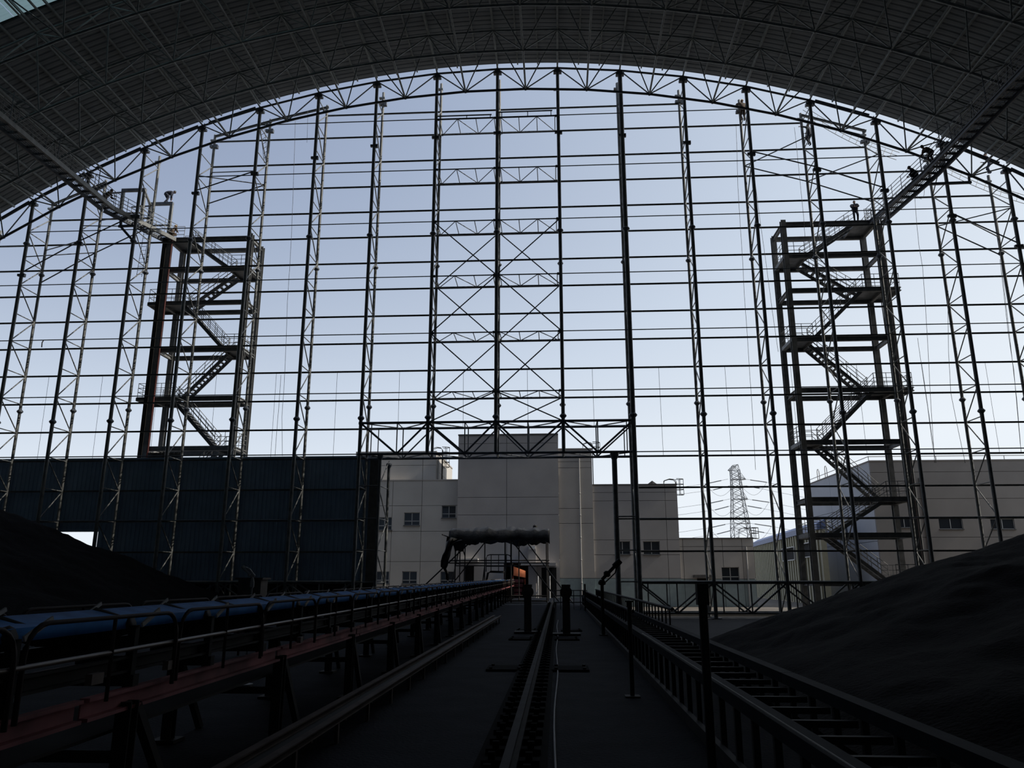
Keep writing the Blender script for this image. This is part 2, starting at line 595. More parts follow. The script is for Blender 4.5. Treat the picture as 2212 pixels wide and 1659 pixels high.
# ---------------------------------------------------------------- girts
def girt_bays(z, layer):
    out = []
    for k in range(-9, 9):
        if layer == 'F':
            ok = min(ztop(PX[k]), ztop(PX[k + 1])) - .8 > z
        else:
            ok = min(RTOP[k], RTOP[k + 1]) - .3 > z
        if z < 11.9 and k in (-2, -1, 0, 1):
            ok = False
        if k == -6 and z > 27.6:
            ok = False
        if k in (-8, -7) and z > 28.2:
            ok = False
        if k in (6, 7) and z > 31:
            ok = False
        if ok:
            out.append(k)
    return out


def height_words(z):
    n = round((z - 11.65) / 2.05)
    if n > 0:
        return f'{ORD[n - 1]} level above the portal truss top'
    if n == 0:
        return 'level with the portal truss top'
    return f'{ORD[-n - 1]} level below the portal truss top'


for layer, levs in (('F', FLEV), ('R', RLEV)):
    for z in levs:
        bays = girt_bays(z, layer)
        if layer == 'F' and z < 2:
            continue
        if not bays:
            continue
        y = YF if layer == 'F' else YR
        lab = (f'thin inner pipe girt across the gable, {height_words(z)}' if layer == 'F' else f'outer channel girt across the gable, {height_words(z)}')
        g = thing('girt', lab, 'girt', (PX[bays[0]], y, z), 'inner girts' if layer == 'F' else 'outer girts')
        for k in bays:
            x0, x1 = PX[k], PX[k + 1]
            r = .10
            if layer == 'F':
                bar(g, 'girt_pipe', (x0 + r, y, z), (x1 - r, y, z), .036, m='steel')
            else:
                bar(g, 'girt_channel', (x0 + r, y, z), (x1 - r, y, z), .07, .115, 'post', 'channel')
            if layer == 'R' and abs(z - 15.77) < .1 and k not in (-9, 8):
                xm = (x0 + x1) / 2 - .2
                bar(g, 'sag_rod', (xm, y, z), (xm + .04, y, 9.6 if (k not in (-2, -1, 0, 1)) else 11.7), .012, m='wire', shape='pipe6')

# sloping braces between columns close under the arch
for k in (-8, -7, -6 + 1, 4, 5, 7):
    za, zb = ztop(PX[k], RB) - 1.9, ztop(PX[k + 1], RB) - 1.9
    lo, hi = min(za, zb), max(za, zb)
    b = thing('eave_brace', f'crossing eave brace rods, {ORD[abs(k) - 4]} bay out from the doorway on the ' + ('cladding side' if k < 0 else 'bare frame side'), 'brace', (PX[k], YF, lo), 'eave braces')
    for yy in (YF, YR):
        bar(b, 'brace_rod', (PX[k], yy, za), (PX[k + 1], yy, zb), .045)
    if k < 0:
        bar(b, 'brace_rod', (PX[k], YR, za + 2.6), (PX[k + 1], YF, zb), .04)
        bar(b, 'brace_rod', (PX[k], YF, za + 1.2), (PX[k + 1], YR, zb), .04)
    else:
        bar(b, 'brace_rod', (PX[k], YR, za), (PX[k + 1], YF, zb + 2.6), .04)
        bar(b, 'brace_rod', (PX[k], YF, za), (PX[k + 1], YR, zb + 1.4), .04)

# bright sloping eave channels between outer post tops
for k in (-8, -5, -4, 5):
    e = thing('eave_channel', {-8: 'pale sloping steel channel tied to outer post by the walkway worker', -5: 'pale sloping steel channel between outer post tops, lower of two on the cladding side', -4: 'pale sloping steel channel between outer post tops, upper of two on the cladding side', 5: 'pale sloping steel channel between outer post tops under the hanging ladder'}[k],
              'beam', (PX[k], YR, RTOP[k]), 'eave channels')
    bar(e, 'channel', (PX[k], YR - .1, RTOP[k] - .2), (PX[k + 1] + .15, YR - .1, RTOP[k + 1] - .2), .12, .16, 'post', 'channel')
    bar(e, 'channel', (PX[k], YR + .1, RTOP[k] - .45), (PX[k + 1], YR + .1, RTOP[k + 1] - .45), .08, .1, 'post', 'channel')

# ---------------------------------------------------------------- lattice girders and cross braces of the two middle bays
GL = [(13.72, 13.7), (17.85, 17.82), (21.99, 21.9), (26.12, 26.0), (30.19, 30.1), (34.25, 34.2)]
for j, (zf, zr) in enumerate(GL):
    for k in (-1, 0):
        x0, x1 = PX[k] + .12, PX[k + 1] - .12
        t = thing('lattice_girder', f'zigzag lattice girder, {ORD[j]} above the portal truss, {"cladding" if k < 0 else "bare frame"} side of middle column', 'girder', (x0, YF, zf), 'middle bay lattice girders')
        bar(t, 'front_chord', (x0, YF, zf), (x1, YF, zf), .045)
        bar(t, 'rear_chord', (x0, YR - .12, zr), (x1, YR - .12, zr), .06)
        n = 3
        for i in range(n + 1):
            xi = x0 + .12 + (x1 - x0 - .24) * i / n
            bar(t, 'web_strut', (xi, YF, zf), (xi, YR - .12, zr), .03, shape='pipe6')
            if i < n:
                xj = x0 + .12 + (x1 - x0 - .24) * (i + 1) / n
                ya, yb = ((YR - .12, YF) if (i % 2 == 0) == (k < 0) else (YF, YR - .12))
                bar(t, 'web_diagonal', (xi, ya, zr if ya > YF else zf), (xj, yb, zr if yb > YF else zf), .03, shape='pipe6')
        for xi in (x0 + .06, x1 - .06):
            ball(t, 'node_ball', (xi, YF, zf), .11)
            ball(t, 'node_ball', (xi, YR - .12, zr), .11)
        if j == 5:
            dz = .45 if k == 0 else .28
            bar(t, 'upper_chord', (x0, YF, zf + dz), (x1 - .3, YF, zf + dz), .05)
            for xi in (x0 + .2, (x0 + x1) / 2, x1 - .4):
                bar(t, 'post', (xi, YF, zf), (xi, YF, zf + dz), .03, shape='pipe6')
# crossed rods: inner and outer plane in turn
XL = [11.66, 13.72, 17.85, 21.99, 26.12]
for j in range(4):
    zl, zh = XL[j], XL[j + 1]
    for k in (-1, 0):
        xo, xi_ = (PX[-1], PX[0]) if k == -1 else (PX[1], PX[0])
        t = thing('cross_brace', f'crossing brace rods, {ORD[j]} panel above the portal truss, {"cladding" if k < 0 else "bare frame"} side of middle column', 'brace', (xo, YF, zl), 'middle bay cross braces')
        if j % 2 == 1 or j == 3:
            a, b = ((xo, YF, zh), (xi_, YF, zl)), ((xi_, YR, zh), (xo, YR, zl))
        else:
            a, b = ((xi_, YF, zh), (xo, YF, zl)), ((xo, YR, zh), (xi_, YR, zl))
        if j == 2:
            a, b = ((xi_, YF, zh), (xo, YF, zl)), ((xo, YR, zh), (xi_, YR, zl))
        bar(t, 'brace_rod', a[0], a[1], .042)
        bar(t, 'brace_rod', b[0], b[1], .042)

# ---------------------------------------------------------------- portal truss over the doorway
pt = thing('portal_truss', 'deep box truss spanning the wide doorway between two gable columns', 'truss', (PX[-2], YF, 9.58))
XN = [PX[-2], -10.5, PX[-1], -6.0, PX[0], -1.85, PX[1], 2.7, PX[2]]
ZT, ZB = 11.66, 9.58
for yy in (YF, YR):
    for z in (ZT, ZB):
        bar(pt, 'chord', (PX[-2], yy, z), (PX[2], yy, z), .085, m='steel')
    for i in range(8):
        p = (XN[i], yy, ZT if i % 2 == 0 else ZB)
        q = (XN[i + 1], yy, ZB if i % 2 == 0 else ZT)
        bar(pt, 'diagonal', p, q, .065 if yy == YF else .05)
    for i in range(1, 8):
        bar(pt, 'vertical', (XN[i], yy, ZB), (XN[i], yy, ZT), .04, shape='pipe6')
    for xx in (PX[-2] + .75, PX[2] - .45):
        bar(pt, 'vertical', (xx, yy, ZB), (xx, yy, ZT), .035, shape='pipe6')
    for i in (0, 2, 4, 6, 8):
        ball(pt, 'node_ball', (XN[i], yy, ZT), .17)
    for i in (0, 8):
        ball(pt, 'node_ball', (XN[i], yy, ZB), .17)
for z in (ZT, ZB):
    for i in range(8):
        ya, yb = (YF, YR) if i % 2 == 0 else (YR, YF)
        bar(pt, 'plan_diagonal', (XN[i], ya, z), (XN[i + 1], yb, z), .04, shape='pipe6')
    for i in range(0, 9):
        bar(pt, 'plan_strut', (XN[i], YF, z), (XN[i], YR, z), .035, shape='pipe6')

# door jamb columns under the truss
jl = thing('door_jamb_column', 'laced twin pipe jamb column beside the end of the cladding wall', 'column', (-11.35, YF, 0), 'doorway jambs')
bar(jl, 'front_post', (-11.55, YF, 0), (-11.55, YF, ZB), .1, m='post', shape='pipe12')
bar(jl, 'rear_post', (-11.4, YR, 0), (-11.4, YR, ZB - .35), .1, m='post', shape='pipe12')
MB().lathe((-11.4, YR, ZB - .35), [(.1, -.3), (.2, -.12), (.2, 0), (.1, .05)], 10).build('head_flange', 'steel', jl)
MB().lathe((-11.55, YF, ZB - .1), [(.1, -.3), (.2, -.12), (.2, 0)], 10).build('head_flange', 'steel', jl)
for i, z in enumerate([1.41, 3.4, 5.4, 7.5]):
    bar(jl, 'lacing_strut', (-11.55, YF, z), (-11.4, YR, z), .035, m='post', shape='pipe6')
    bar(jl, 'lacing_diagonal', (-11.55, YF, z) if i % 2 else (-11.4, YR, z), (-11.4, YR, z + 1.9) if i % 2 else (-11.55, YF, z + 1.9), .04, m='post', shape='pipe6')
    bar(jl, 'tie_bar', (PX[-2], YF, z), (-11.55, YF, z), .04, m='post', shape='pipe6')
jr = thing('door_jamb_column', 'thick plain jamb column under the bare end of the portal truss', 'column', (3.75, YF, 0), 'doorway jambs')
bar(jr, 'front_post', (3.72, YF, LOW), (3.72, YF, ZB), .17, m='post', shape='pipe12')
bar(jr, 'rear_post', (3.86, YR, LOW), (3.86, YR, ZB - .3), .12, m='post', shape='pipe12')
MB().lathe((3.72, YF, ZB - .1), [(.17, -.4), (.28, -.15), (.28, 0)], 10).build('head_flange', 'steel', jr)
for z in (1.45, 3.36, 5.3, 5.45):
    bar(jr, 'tie_bar', (3.72, YF, z), (PX[2], YF, z), .045, m='post', shape='pipe6')

# base trusses between the feet of the columns
for sgn, ks in ((-1, range(-9, -2)), (1, range(2, 9))):
    t = thing('base_truss', 'low lattice truss tying column feet ' + ('under the cladding wall behind the conveyor' if sgn < 0 else 'beside the doorway jamb, open to the yard'), 'truss', (PX[ks[0]], YF, LOW), 'base trusses')
    for k in ks:
        x0, x1 = PX[k], PX[k + 1]
        z1, z0 = 1.41, -.42 if sgn > 0 else .05
        for yy in (YF, YR):
            bar(t, 'top_chord', (x0, yy, z1), (x1, yy, z1), .1, m='post')
            bar(t, 'bottom_chord', (x0, yy, z0), (x1, yy, z0), .06, m='post')
            xm = (x0 + x1) / 2
            bar(t, 'diagonal', (x0, yy, z1), (xm, yy, z0), .06, m='post', shape='pipe6')
            bar(t, 'diagonal', (xm, yy, z0), (x1, yy, z1), .06, m='post', shape='pipe6')
            for xx in (x0 + .5, xm, x1 - .5) if yy == YF else (xm - .35,):
                bar(t, 'vertical', (xx, yy, z0), (xx, yy, z1), .045, m='post', shape='pipe6')

# ---------------------------------------------------------------- cladding wall closing the gable beside the doorway
cw = thing('cladding_wall', 'tall dark blue-green profiled cladding wall on the outer posts behind the conveyor', 'wall', (-26, YR + .3, 0))


def profiled(x0, x1, z0, z1, y):
    mb = MB()
    p, vs, x = .3, [], x0
    while x < x1 - .01:
        for dx, dy in ((0, 0), (.1, 0), (.13, .05), (.24, .05), (.27, 0)):
            if x + dx < x1:
                vs.append((x + dx, y + dy))
        x += p
    vs.append((x1, y))
    n = len(vs)
    mb.add([(a, b, z0) for a, b in vs] + [(a, b, z1) for a, b in vs], [(i, i + 1, n + i + 1, n + i) for i in range(n - 1)])
    return mb


yw = YR + .25
HX0, HX1, HZ0, HZ1 = -34.4, -31.35, 2.6, 4.75
WX0, WX1, WZ0, WZ1 = -52, -12.75, 1.35, 9.75
profiled(WX0, HX0, WZ0, WZ1, yw).build('profiled_sheet', 'clad', cw)
profiled(HX1, WX1, WZ0, WZ1, yw).build('profiled_sheet', 'clad', cw)
profiled(HX0, HX1, HZ1, WZ1, yw).build('profiled_sheet', 'clad', cw)
profiled(HX0, HX1, WZ0, HZ0, yw).build('profiled_sheet', 'clad', cw)
profiled(-28.6, -26.05, WZ1, WZ1 + .45, yw + .03).build('parapet_sheet', 'clad_end', cw, label='extra sheet standing above the wall top')
MB().box((WX1, yw - .05, 0), (-12.0, yw + .12, WZ1 + .05)).build('end_flashing', 'clad_end', cw, label='brown end flashing beside the doorway')
bar(cw, 'cap_flashing', (WX0, yw, WZ1 + .03), (WX1, yw, WZ1 + .03), .14, .1, 'clad', 'box')
MB().box((HX1, yw - .1, HZ0), (HX1 + .3, yw + .02, HZ1)).box((HX0, yw - .1, HZ1), (HX1 + .3, yw + .02, HZ1 + .12)).build('opening_frame', 'clad', cw)
MB().box((-52, yw - .1, 0), (-12.2, yw + .1, 1.35)).build('plinth', 'dirt', cw)

# ---------------------------------------------------------------- stair towers
TLEV = [27.27, 24.72, 22.05, 18.35, 14.62, 10.92, 7.0, 4.62, 1.5, LOW]


def handrail(parent, prefix, a, b, post_step=1.0, h=1.05, rails=(1.05, .7, .38), r=.022, m='tower'):
    """Posts and rails between a and b (floor points); all of them pieces of parent."""
    a, b = V(a), V(b)
    n = max(1, round((b - a).length / post_step))
    base = base_of(parent)
    for i in range(n + 1):
        p = a.lerp(b, i / n)
        bar(parent, prefix + 'post', p, p + V((0, 0, h)), r, m=m, shape='pipe6', base=base)
    for q in rails:
        bar(parent, prefix + 'rail', a + V((0, 0, q)), b + V((0, 0, q)), r, m=m, shape='pipe6', base=base)


def stair_tower(label, x0, x1, y0, y1, top_right, extra):
    """x0..x1, y0..y1: column centres. top_right: the topmost landing lies on the x1 side."""
    t = thing('stair_tower', label, 'stair tower', (x0, y0, LOW), 'stair towers')
    cw_, bh = .36, .34
    for x in (x0, x1):
        for y in (y0, y1):
            bar(t, 'column', (x, y, LOW), (x, y, TLEV[0] + (.15 if y == y0 else .05)), cw_, cw_, 'tower', 'ibeam')
    for i, z in enumerate(TLEV[:-1]):
        for y in (y0, y1):
            bar(t, 'floor_beam', (x0 + .15, y, z - bh / 2), (x1 - .15, y, z - bh / 2), .2, bh, 'tower', 'ibeam')
        for x in (x0, x1):
            bar(t, 'side_beam', (x, y0 + .15, z - bh / 2), (x, y1 - .15, z - bh / 2), .2, bh * .9, 'tower', 'ibeam')
        right = (i % 2 == 0) == top_right
        far = (i in (2, 4)) or (i == 0)
        # landing deck on that side
        if right:
            xa, xb = x1 - 1.45, x1 + (1.15 if far and i else .1)
        else:
            xa, xb = x0 - (1.15 if far and i else .1), x0 + 1.45
        d = MB().box((xa, y0 + .02, z - .07), (xb, y1 - .02, z)).build('landing', 'grate', t)
        for yy in (y0 + .05, y1 - .05):
            bar(d, 'edge_beam', (xa, yy, z - .16), (xb, yy, z - .16), .1, .26, 'tower', 'channel')
        bar(d, 'edge_beam', (xb if right else xa, y0, z - .16), (xb if right else xa, y1, z - .16), .1, .26, 'tower', 'channel')
        bar(d, 'edge_beam', (xa if right else xb, y0, z - .16), (xa if right else xb, y1, z - .16), .1, .22, 'tower', 'channel')
        xe = xb if right else xa
        if i:
            handrail(d, '', (xe, y0 + .1, z), (xe, y1 - .1, z), .75)
            handrail(d, '', (xa, y0 + .1, z), (xb, y0 + .1, z), .8)
            handrail(d, '', (xa, y1 - .1, z), (xb, y1 - .1, z), .8)
        # flight down to the next level
        if i + 1 < len(TLEV) - 1:
            z2 = TLEV[i + 1]
            xs, xe2 = (x1 - 1.45, x0 + 1.45) if right else (x0 + 1.45, x1 - 1.45)
            lane = (y0 + .12, y0 + .12 + (y1 - y0 - .4) / 2) if i % 2 == 0 else (y1 - .12 - (y1 - y0 - .4) / 2, y1 - .12)
            mb = MB()
            for yy in lane:
                mb.bar((xs, yy, z - .1), (xe2, yy, z2 - .1), .07, .25, 'channel')
            fl = mb.build('stair_flight', 'tower', t)
            n = max(4, round((z - z2) / .24))
            for j in range(1, n):
                p = V((xs, 0, z)).lerp(V((xe2, 0, z2)), j / n)
                bar(fl, 'tread', (p.x, lane[0] + .04, p.z - .05), (p.x, lane[1] - .04, p.z - .05), .24, .035, 'grate', 'box')
            for yy in lane:
                handrail(fl, '', (xs, yy, z), (xe2, yy, z2), .85, rails=(1.05, .72, .4))
    extra(t)
    return t


def left_extra(t):
    bar(t, 'red_pipe', (-29.44, 53.86, LOW), (-29.44, 53.86, 27.6), .07, m='red_pipe', label='red riser pipe beside the front column')
    bar(t, 'cable_tray', (-29.95, 53.75, LOW), (-29.95, 53.75, 27.2), .3, .06, 'black_steel', 'box')


def right_extra(t):
    bar(t, 'red_pipe', (24.35, 54.6, LOW), (24.35, 54.6, 27.3), .08, m='red_pipe', label='dark red riser pipe beside the rear column')
    bar(t, 'drain_pipe', (24.05, 53.85, LOW), (24.05, 53.85, 27.3), .07, m='tower')
    bar(t, 'loose_bar', (23.3, 53.6, 18.3), (23.3, 53.7, 21.0), .05, .05, 'black_steel', 'box')


stair_tower('steel stair tower with a red riser pipe, standing behind the gable on the cladding side', -29.68, -23.25, 54.0, 56.2, False, left_extra)
stair_tower('steel stair tower behind the bare gable, a person standing on its roof', 17.0, 23.75, 54.0, 56.6, True, right_extra)

# railing along the top of each tower
for nm, lab, segs in (('top_railing', 'short guard railing at the top landing of the stair tower with the red pipe', [((-29.5, 55.9, 27.27), (-28.3, 55.9, 27.27)), ((-29.5, 54.2, 27.27), (-28.7, 54.2, 27.27))]),
                      ('top_railing', 'short guard railing at the top landing beside the person on the stair tower roof', [((23.6, 54.3, 27.27), (23.6, 56.4, 27.27)), ((22.5, 56.4, 27.27), (23.6, 56.4, 27.27)), ((23.1, 54.25, 27.27), (23.6, 54.25, 27.27))])):
    t = thing(nm, lab, 'railing', segs[0][0], 'tower top railings')
    for a, b in segs:
        handrail(t, '', a, b, .6)

# ---------------------------------------------------------------- catwalks from the towers into the vault
def catwalk(label, pts, w, z, beam_m):
    t = thing('catwalk', label, 'catwalk', (pts[0][0], pts[0][1], z), 'catwalks')
    for i in range(len(pts) - 1):
        a, b = V((*pts[i], z)), V((*pts[i + 1], z))
        d = (b - a).normalized()
        s = V((d.y, -d.x, 0)) * (w / 2)
        for sg in (-1, 1):
            bar(t, 'side_beam', a + s * sg - V((0, 0, .14)), b + s * sg - V((0, 0, .14)), .1, .30, beam_m if sg < 0 else 'steel', 'channel')  # paler colour stands in for sunlight on one side beam
            handrail(t, 'guard_', a + s * sg * 1.0, b + s * sg * 1.0, 1.25, 1.1, (1.1, .82, .54, .27), .022, beam_m)
        n = max(1, int((b - a).length / .8))
        for j in range(n):
            mb = MB()
            for q_ in range(7):
                w_ = s * (-.9 + q_ * .3)
                mb.bar(a.lerp(b, (j + .0) / n) + w_, a.lerp(b, (j + 1.0) / n) + w_, .02 if q_ != 3 else .12, .04, 'box')
            for q_ in range(1, 4):
                c_ = a.lerp(b, (j + q_ / 4) / n)
                mb.bar(c_ - s * .9, c_ + s * .9, .015, .02, 'box')
            mb.build('grating_panel', 'grate', t)
            c = a.lerp(b, (j + .96) / n)
            bar(t, 'cross_beam', c - s, c + s, .07, .14, 'steel', 'box')
        # hangers up to the vault
        for j in range(0, max(1, int((b - a).length / BAY))):
            c = a.lerp(b, (j + .5) / max(1, int((b - a).length / BAY)))
            if c.y < 48:
                for sg in (-1, 1):
                    p = c + s * sg
                    bar(t, 'hanger', p, (p.x, p.y, ztop(p.x, RB) + .2), .03, m='steel', shape='pipe6')
    return t


cl = catwalk('long catwalk, its sunlit side beam coloured paler, hung under the vault on the cladding side', [(-29.6, 54.0), (-31.5, 48.6), (-31.65, 27.0)], .95, 27.2, 'post')
cr = catwalk('long dark catwalk with open grating, hung under the vault on the bare frame side', [(23.7, 54.2), (24.45, 47.0), (25.0, 27.0)], 1.0, 27.2, 'steel')
# supporting bracket frames under the catwalk, at the gable
for lab, segs in (('short bracket bar with a slanting strut under the pale catwalk', [(at(256, 489, 50.3), at(300, 487, 50.3)), (at(262, 491, 50.3), at(289, 522, 50.3)), (at(261, 488, 50.3), at(261, 474, 50.3))]),
                  ('dark cross bar hung from the arch beside the dark catwalk', [(at(1998, 398, 48.6), at(2098, 394, 48.6)), (at(2094, 396, 48.6), at(2093, 380, 48.2))])):
    t = thing('catwalk_bracket', lab, 'bracket', segs[0][0], 'catwalk brackets')
    for a, b in segs:
        bar(t, 'bracket_bar', a, b, .14, .16, 'steel', 'box')

# goal-post frames beside the catwalk
for lab, x0, x1, ya, zt, zl in (('square steel goal frame over the pale catwalk, nearer the bending brown worker', at(267, 410, 51.8).x, -30.9, 51.8, 30.25, 28.3),
                                ('square steel goal frame with a worker stooping on top', at(326, 440, 53.75).x, -29.73, 53.75, 30.08, 28.2)):
    t = thing('goal_frame', lab, 'frame', (x0, ya, 27.2), 'goal frames')
    bar(t, 'leg', (x1, ya, 27.1), (x1, ya, zt), .2, .2, 'post', 'box')
    bar(t, 'leg', (x0, ya, zl), (x0, ya, zt), .2, .2, 'post', 'box')
    bar(t, 'head_beam', (x0 - .1, ya, zt), (x1 + .1, ya, zt), .22, .22, 'steel', 'box')
    bar(t, 'foot_beam', (x0, ya, zl + .05), (x1, ya, zl + .05), .1, .1, 'steel', 'box')
    bar(t, 'tie_bar', (x0 - 1.6, ya + .1, zt - .15), (x0, ya, zt - .15), .08, .1, 'steel', 'box')
bar(t, 'link_beam', (-30.9, 51.8, 30.15), (at(326, 440, 53.75).x, 53.75, 29.98), .14, .14, 'post', 'box')

# rope ladders / cable ladders hanging between outer posts
for lab, a, b in (('pale cable ladder slung from the outer post top beside the climbing worker', (18.5, 52.2, 35.2), (25.0, 52.3, 31.2)),
                  ('pale cable ladder slung along the vault edge beneath the highest catwalk workers', (26.6, 52.3, 31.3), (34.0, 52.4, 27.3))):
    a, b = V(a), V(b)
    t = thing('cable_ladder', lab, 'ladder', a, 'cable ladders')
    up = V((.25, 0, .42))
    for s in (0, 1, 1.9):
        pts = [a.lerp(b, i / 10) + up * s + V((0, .2 * s, -1.1 * math.sin(math.pi * i / 10) * .35)) for i in range(11)]
        MB().tube(pts, .02).build('ladder_rail', 'post', t)
    for i in range(1, 14):
        p = a.lerp(b, i / 14) + V((0, 0, -1.1 * math.sin(math.pi * i / 14) * .35))
        bar(t, 'rung', p, p + up * 1.9 + V((0, .38, 0)), .018, m='post', shape='pipe6')

for lab, p0, p1, n in (('short ladder with cross rungs hung between outer post tops beside the pale eave channels', at(561, 262, 52.3), at(571, 352, 52.3), 9),):
    t = thing('access_ladder', lab, 'ladder', p1, 'gable ladders')
    w = V((.32, 0, 0))
    for k in (0, 1):
        bar(t, 'ladder_rail', p1 + w * k, p0 + w * k, .022, m='steel', shape='pipe6')
    for k in range(1, n):
        bar(t, 'rung', p1.lerp(p0, k / n), p1.lerp(p0, (k + .5) / n) + w, .018, m='steel', shape='pipe6')
# access ladder on a column left of the tower
t = thing('access_ladder', 'short narrow ladder hung on the gable column beside the red pipe tower', 'ladder', (-31.0, 52.3, 23.6), 'gable ladders')
for dx in (0, .4):
    bar(t, 'ladder_rail', (-31.0 + dx, 52.3, 23.4), (-30.85 + dx, 52.3, 27.0), .02, m='steel', shape='pipe6')
for i in range(11):
    bar(t, 'rung', (-31.0 + i * .013, 52.3, 23.6 + i * .32), (-30.6 + i * .013, 52.3, 23.6 + i * .32), .016, m='steel', shape='pipe6')


# ---------------------------------------------------------------- people
def ik(a, b, l1, l2, pole):
    """Middle joint of a two-bone limb from a towards b, bending towards pole."""
    a, b = V(a), V(b)
    d = b - a
    ln = min(d.length, (l1 + l2) * .999)
    d.normalize()
    b = a + d * ln
    x = (l1 * l1 - l2 * l2 + ln * ln) / (2 * ln)
    h = math.sqrt(max(0, l1 * l1 - x * x))
    p = V(pole) - d * V(pole).dot(d)
    p.normalize()
    return a + d * x + p * h, b


def skin_mesh(name, pts, edges, radii, m, root=0, sub=1):
    me = bpy.data.meshes.new(name)
    me.from_pydata([tuple(p) for p in pts], edges, [])
    me.materials.append(M[m])
    o = bpy.data.objects.new(name, me)
    COL.objects.link(o)
    sk = o.modifiers.new('skin', 'SKIN')
    sk.use_smooth_shade = True
    layer = me.skin_vertices[0].data if me.skin_vertices else None
    if layer is None:
        bm = bmesh.new()
        bm.from_mesh(me)
        bm.verts.layers.skin.verify()
        bm.to_mesh(me)
        bm.free()
        layer = me.skin_vertices[0].data
    for i, r in enumerate(radii):
        layer[i].radius = (r, r) if not isinstance(r, tuple) else r
        layer[i].use_root = (i == root)
    s = o.modifiers.new('smooth', 'SUBSURF')
    s.levels = s.render_levels = sub
    return o


def hand(parent, wrist, direction, side):
    """Palm and five separate, slightly curled fingers."""
    d = V(direction).normalized()
    u = V((0, 0, 1)) if abs(d.z) < .8 else V((0, 1, 0))
    s = d.cross(u).normalized()
    n = s.cross(d)
    w = V(wrist)
    pts, edges, rad = [w, w + d * .05, w + d * .085], [(0, 1), (1, 2)], [.026, .034, .032]
    for i, (off, ln) in enumerate(((-.03, .07), (-.01, .08), (.01, .076), (.03, .06))):
        k = len(pts)
        pts += [w + d * .10 + s * off, w + d * (.10 + ln * .5) + s * off * 1.1 - n * .008, w + d * (.10 + ln * .85) + s * off * 1.1 - n * .03]
        edges += [(2, k), (k, k + 1), (k + 1, k + 2)]
        rad += [.010, .009, .0075]
    k = len(pts)
    pts += [w + d * .04 + s * side * .045, w + d * .075 + s * side * .07 - n * .01]
    edges += [(1, k), (k, k + 1)]
    rad += [.012, .010]
    base = parent.location
    o = skin_mesh('hand', [p for p in pts], edges, rad, 'skin')
    o.parent = parent
    return o


